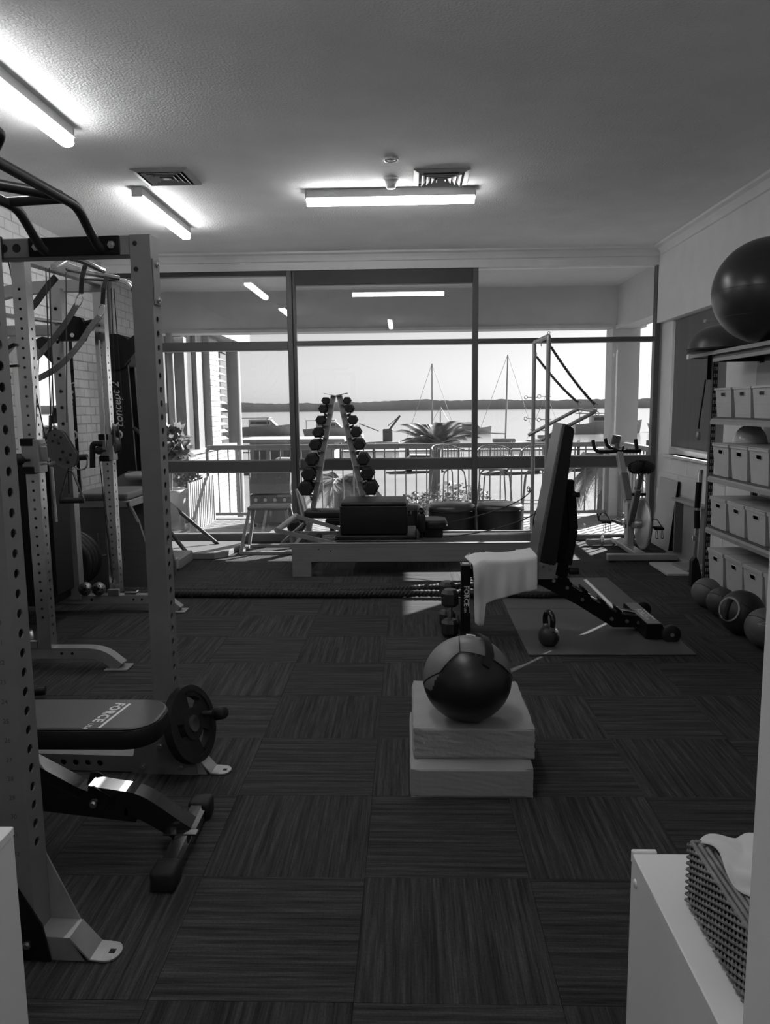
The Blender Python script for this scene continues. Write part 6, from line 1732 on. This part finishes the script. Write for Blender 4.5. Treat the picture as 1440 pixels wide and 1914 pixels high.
for z in LV:
    s_ = put('shelf_board', MB().box(SX0 + 0.006, SY0 - 0.02, z + 0.012, SX1 - 0.003, SY1 - 0.042, z + 0.024), mat('shelf_board', 0.08, 0.6), SH)
    for x in (SX0 - 0.006, SX1 - 0.012):
        put('beam', MB().prism([(0, -0.028), (0.018, -0.028), (0.018, 0.012), (0.008, 0.012), (0.004, 0.0), (0, -0.004)], (x, SY0, z), (1, 0, 0), (0, 0, 1), (0, SY1 - SY0 - 0.036, 0)), M_beam, SH)
    put('end_beam', MB().box(SX0 + 0.01, SY1 - 0.06, z - 0.028, SX1 - 0.01, SY1 - 0.045, z + 0.01), M_slot, SH)
put('top_board', MB().box(SX0 - 0.03, SY0, 1.779, SX1 - 0.03, 6.16, 1.795, 0.003, 1), mat('top_board', 0.06, 0.5), SH)
put('top_lip', MB().box(SX0 - 0.035, SY0, 1.773, SX0 - 0.03, 6.16, 1.799).box(SX0 - 0.035, 6.16, 1.773, SX1 - 0.03, 6.165, 1.799), M_beam, SH)
put('corner_cap', MB().box(SX0 - 0.045, 6.135, 1.769, SX0 - 0.015, 6.172, 1.805, 0.004, 1), M_white, SH)
put('hanging_strap', MB().box(SX0 - 0.02, SY1 + 0.02, 1.60, SX0 + 0.012, SY1 + 0.03, 1.80), M_black, SH)
put('back_board', MB().box(SX1 - 0.06, 5.2, 1.54, SX1 - 0.045, 5.72, 1.71), mat('pale_back_board', 0.5, 0.6, var=0.04), SH)
put('hanging_cord', MB().tube(bez((2.2, 5.83, 1.6), (2.19, 5.83, 1.45), (2.17, 5.83, 1.35), (2.165, 5.83, 1.24), 10), 0.006, 6), M_black, SH)
put('cord_toggle', MB().lathe((2.165, 5.83, 1.19), [(0.001, -0.035), (0.014, -0.03), (0.018, 0.0), (0.012, 0.03), (0.001, 0.034)], 14), M_beam, SH)
# lidded baskets
M_bin = weave_mat('basket_plastic', 0.5, 0.020, 0.010, 0.5, 0.5)
M_lid = mat('basket_lid', 0.48, 0.45, var=0.02)
def basket(h, w, lid):
    """front faces -X at x=0, width along -Y from 0, depth along +X"""
    t = thing('storage_basket', None, 'basket', (0, 0, 0))
    D = 0.33; tp = 0.016
    def P(u, v, d):   # u 0..1 along width, v 0..1 height, d 0 front / 1 back
        i = tp * (1 - v)
        return Vector((i + d * (D - 2 * i), -(i + u * (w - 2 * i)), v * h))
    m = MB()
    us, vs = (0, 0.36, 0.66, 1), (0, 0.70, 0.84, 1)
    for a in range(3):
        for b in range(3):
            if a == 1 and b == 1: continue
            m.quad(P(us[a], vs[b], 0), P(us[a], vs[b + 1], 0), P(us[a + 1], vs[b + 1], 0), P(us[a + 1], vs[b], 0))
    m.quad(P(1, 0, 0), P(1, 1, 0), P(1, 1, 1), P(1, 0, 1)); m.quad(P(0, 0, 1), P(0, 1, 1), P(0, 1, 0), P(0, 0, 0))
    m.quad(P(1, 0, 1), P(1, 1, 1), P(0, 1, 1), P(0, 0, 1)); m.quad(P(0, 0, 0), P(1, 0, 0), P(1, 0, 1), P(0, 0, 1))
    put('body', m, M_bin, t, world=False)
    r_ = MB()
    a0, a1, b0, b1 = us[1], us[2], vs[1], vs[2]
    c = [P(a0, b0, 0), P(a1, b0, 0), P(a1, b1, 0), P(a0, b1, 0)]
    r_.tube([q - Vector((0.001, 0, 0)) for q in fillet(c, 0.012, 3, closed=True)], 0.0035, 5, closed=True)
    put('handle_rim', r_, M_lid, t, world=False)
    put('handle_recess', MB().box(0.03, c[1].y, c[0].z - 0.01, 0.034, c[0].y, c[2].z + 0.01), mat('recess_grey', 0.07, 0.8), t, world=False)
    rim = MB().box(-0.006, -w - 0.003, h - 0.014, 0.0, 0.003, h).box(D, -w - 0.003, h - 0.014, D + 0.006, 0.003, h).box(0, -w - 0.006, h - 0.014, D, -w, h).box(0, 0, h - 0.014, D, 0.006, h)
    put('rim', rim, M_lid, t, world=False)
    if lid:
        put('lid', MB().box(-0.008, -w - 0.005, h, D + 0.008, 0.005, h + 0.009, 0.004, 1), M_lid, t, world=False)
    return t
rows = [(LV[1] + 0.0245, 0.205, 0, 'top'), (LV[2] + 0.0245, 0.225, 1, 'second'), (LV[3] + 0.0245, 0.215, 1, 'third'), (LV[4] + 0.0245, 0.235, 1, 'bottom')]
pos = ['farthest', 'second from the far end', 'third from the far end', 'fourth from the far end']
for r, (z, h, lid, rn) in enumerate(rows):
    b0 = basket(h, 0.275, lid)
    for k in range(4):
        lab = ('open pale basket' if not lid else 'pale lidded basket') + ', %s on the %s basket shelf' % (pos[k], rn)
        g = 'baskets on the shelves'
        loc = (SX0 + 0.008 + (0.004 if k % 2 else 0), SY1 - 0.075 - k * 0.302, z)
        if k == 0:
            b0.location = loc; b0['label'] = lab; b0['group'] = g
        else:
            dup(b0, loc, random.uniform(-0.02, 0.02), lab, g)
# things on the shelves
t = thing('dome_trainer', 'dark half-dome balance trainer at the far end of the top shelf', 'balance trainer', (2.31, 5.84, 1.8))
put('platform', MB().lathe((2.31, 5.84, 1.8), [(0.001, 0), (0.235, 0), (0.245, 0.01), (0.245, 0.025), (0.001, 0.025)], 36), M_vinyl, t)
put('dome', MB().sphere((2.31, 5.84, 1.825), 0.232, 36, 10, (1, 1, 0.76), 0, pi / 2), mat('dome_grey', 0.06, 0.35, var=0.08), t)
XB = thing('exercise_ball', 'very large dark exercise ball on the top shelf', 'ball', (2.235, 4.99, 1.796))
bc2, R2 = Vector((2.236, 4.99, 2.1165)), 0.32
put('ball', MB().sphere(bc2, R2, 64, 36), mat('gym_ball', 0.035, 0.3, var=0.12, scale=3), XB)
for zz in (-0.5, 0.0, 0.5):
    put('ridge', MB().torus(bc2 + Vector((0, 0, R2 * zz)), R2 * sqrt(1 - zz * zz) + 0.0003, 0.0016, (0, 0.0, 1), 60, 5), mat('gym_ball', 0.035, 0.3), XB)
t = thing('small_dome', 'translucent grey small dome standing on the second-shelf basket lids', 'balance dome', (2.43, 5.56, 1.145))
put('dome', MB().sphere((2.43, 5.56, LV[2] + 0.0245 + 0.2345), 0.115, 28, 10, (1, 1, 1.15), 0, pi / 2), mat('clear_grey_dome', 0.5, 0.12, var=0.1, scale=8), t)
put('base_rim', MB().torus((2.43, 5.56, LV[2] + 0.0245 + 0.239), 0.114, 0.005, n=28, k=6), M_lid, t)
# medicine balls on the carpet in front of the shelves
def mball(label, x, y, r, v, grips=False, panel=False):
    t = thing('medicine_ball', label, 'ball', (x, y, 0), 0, 'medicine balls on the floor')
    c = Vector((x, y, r))
    put('shell', MB().sphere(c, r, 40, 24), mat('mball_%d' % int(v * 1000), v, 0.5, var=0.1, scale=12, bump=0.15, bscale=80), t)
    put('seam', MB().torus(c, r + 0.0004, 0.002, (0.6, 0.3, 0.7), 40, 5), M_rubber, t)
    if grips:
        d = Vector((-0.86, -0.42, 0.28)).normalized()
        u, w, _ = _frame(d)
        put('grip_ring', MB().lathe(c, [(r * 0.44, r * 0.82), (r * 0.50, r * 0.89), (r * 0.60, r * 0.82), (r * 0.52, r * 0.855), (r * 0.44, r * 0.82)], 32, d), mat('ball_grip', 0.25, 0.5), t, label='pale ring round the grip hollow')
        put('grip_hollow', MB().lathe(c, [(0.001, r * 0.862), (r * 0.45, r * 0.862), (r * 0.49, r * 0.875)], 28, d), mat('hollow_dark', 0.01, 0.8), t)
        put('grip_bar', MB().tube([c + d * r * 0.93 + w * r * 0.47, c + d * r * 0.97, c + d * r * 0.93 - w * r * 0.47], r * 0.13, 10), M_rubber, t)
    if panel:
        lt = MB()
        d = Vector((-0.45, -0.83, 0.3)).normalized(); u = Vector((0.88, -0.48, 0)).normalized(); w = d.cross(u) * -1
        if w.z < 0: w = -w
        for k in range(3):
            lt.tube([c + (d + u * (-0.3 + 0.1 * j) + w * (0.12 - 0.06 * k + 0.03 * j)).normalized() * (r + 0.0008) for j in range(6)], 0.0018, 4)
        put('printed_lines', lt, mat('grey_print', 0.32, 0.6), t)
mball('mid grey medicine ball on the floor, farthest along the shelves', 2.105, 5.38, 0.103, 0.11)
mball('dark medicine ball on the floor between the grey ball and the grip ball', 2.11, 5.13, 0.098, 0.05)
mball('large black medicine ball with hollow grips on the floor before the shelves', 2.07, 4.72, 0.137, 0.022, True)
mball('grey medicine ball on the floor nearest the doorway wall', 2.09, 4.44, 0.118, 0.09, False, True)

# ================================================================ FOREGROUND CABINETS AND TISSUE BOX
CR = thing('white_cabinet', 'white cabinet at the lower right beside the doorway', 'cabinet', (0.6, 0.85, 0))
put('side_panel', MB().box(0.336, 0.61, 0.0, 0.356, 1.10, 0.735, 0.001, 1), M_white, CR)
put('body', MB().box(0.356, 0.61, 0.06, 0.84, 1.085, 0.73, 0.002, 1), M_white, CR)
put('side_panel', MB().box(0.84, 0.61, 0.0, 0.86, 1.10, 0.735, 0.001, 1), M_white, CR)
put('top', MB().box(0.335, 0.605, 0.735, 0.861, 1.092, 0.75, 0.0015, 1), M_white, CR)
put('back_lip', MB().box(0.335, 1.0925, 0.732, 0.372, 1.101, 0.7525, 0.0015, 1), M_white, CR)
put('cover_cap', MB().lathe((0.336, 1.075, 0.712), [(0.001, 0.003), (0.006, 0.0025), (0.007, 0.0), (0.001, 0.0)], 14, (-1, 0, 0)), mat('cap_white', 0.75, 0.4), CR)
CL = thing('white_cabinet', 'white cabinet at the lower left edge in front of the rack', 'cabinet', (-0.95, 0.88, 0))
put('side_panel', MB().box(-0.668, 0.61, 0.0, -0.648, 1.157, 0.735, 0.001, 1), M_white, CL)
put('body', MB().box(-1.25, 0.61, 0.06, -0.668, 1.14, 0.73, 0.002, 1), M_white, CL)
put('side_panel', MB().box(-1.27, 0.61, 0.0, -1.25, 1.157, 0.735, 0.001, 1), M_white, CL)
put('top', MB().box(-1.271, 0.605, 0.735, -0.647, 1.158, 0.75, 0.0015, 1), M_white, CL)
TB = thing('tissue_box', 'woven tissue box cover with a tissue pulled out, on the right-hand cabinet', 'tissue box', (0.44, 0.885, 0.75))
M_wv = mat('rattan', 0.20, 0.6, var=0.3, scale=40)
tx0, tx1, ty0, ty1, tz0, tz1 = 0.372, 0.50, 0.785, 0.975, 0.7515, 0.842
put('shell', MB().box(tx0 + 0.006, ty0 + 0.006, tz0, tx1 - 0.006, ty1 - 0.006, tz1 - 0.004), mat('rattan_dark', 0.09, 0.8), TB)
# over-under weave: stakes and strands as real relief
wv = MB()
nz = 20; pitch = 0.010
for (p0, p1, nrm) in (((tx0, ty1, 0), (tx0, ty0, 0), (-1, 0, 0)), ((tx0, ty0, 0), (tx1, ty0, 0), (0, -1, 0)), ((tx1, ty1, 0), (tx0, ty1, 0), (0, 1, 0))):
    p0, p1, nn = Vector(p0), Vector(p1), Vector(nrm)
    n = int((p1 - p0).length / pitch)
    for r in range(nz):
        z = tz0 + 0.004 + r * (tz1 - tz0 - 0.006) / (nz - 1)
        pts = [p0.lerp(p1, i / (2 * n)) + Vector((0, 0, z)) + nn * (0.0034 * cos(pi * i / 2 * 1.0 + (pi if r % 2 else 0)) - 0.003) for i in range(2 * n + 1)]
        wv.tube(pts, 0.0023, 4)
put('weave', wv, M_wv, TB, kind='stuff')
tp_ = MB()
for r in range(5):
    off = 0.004 + r * 0.0075
    loop = [(tx0 + off, ty0 + off), (tx1 - off, ty0 + off), (tx1 - off, ty1 - off), (tx0 + off, ty1 - off)]
    pts = []
    for k in range(4):
        a, b = Vector((*loop[k], 0)), Vector((*loop[(k + 1) % 4], 0))
        n = max(4, int((b - a).length / 0.0055))
        for i in range(n):
            pts.append(a.lerp(b, i / n) + Vector((0, 0, tz1 - 0.002 + 0.0022 * sin(pi * (len(pts)) + r * pi))))
    tp_.tube(pts, 0.0034, 5, closed=True)
put('top_weave', tp_, M_wv, TB, kind='stuff')
def tissue(u, v):
    # a soft sheet pulled up from the slot, folding over to the left and towards the front
    x = 0.384 + u * 0.10 + 0.022 * v + 0.008 * sin(v * 9 + u * 2)
    y = 0.972 - v * (0.178 + 0.02 * sin(u * 5)) + 0.006 * sin(u * 14)
    z = 0.837 + 0.022 * (1 - (2 * min(1.0, v * 0.9 + 0.08) - 1) ** 2) * (0.35 + 0.65 * min(1, u * 2.2))
    z += 0.006 * abs(sin(u * 7.0 + v * 5.0)) + 0.004 * abs(sin(v * 11 - u * 6)) - 0.006 * v
    return (x, y, z)
ts = put('tissue', MB().grid(tissue, 26, 30), mat('tissue_paper', 0.62, 0.8, var=0.02), TB)
so = ts.modifiers.new('thickness', 'SOLIDIFY'); so.thickness = 0.001
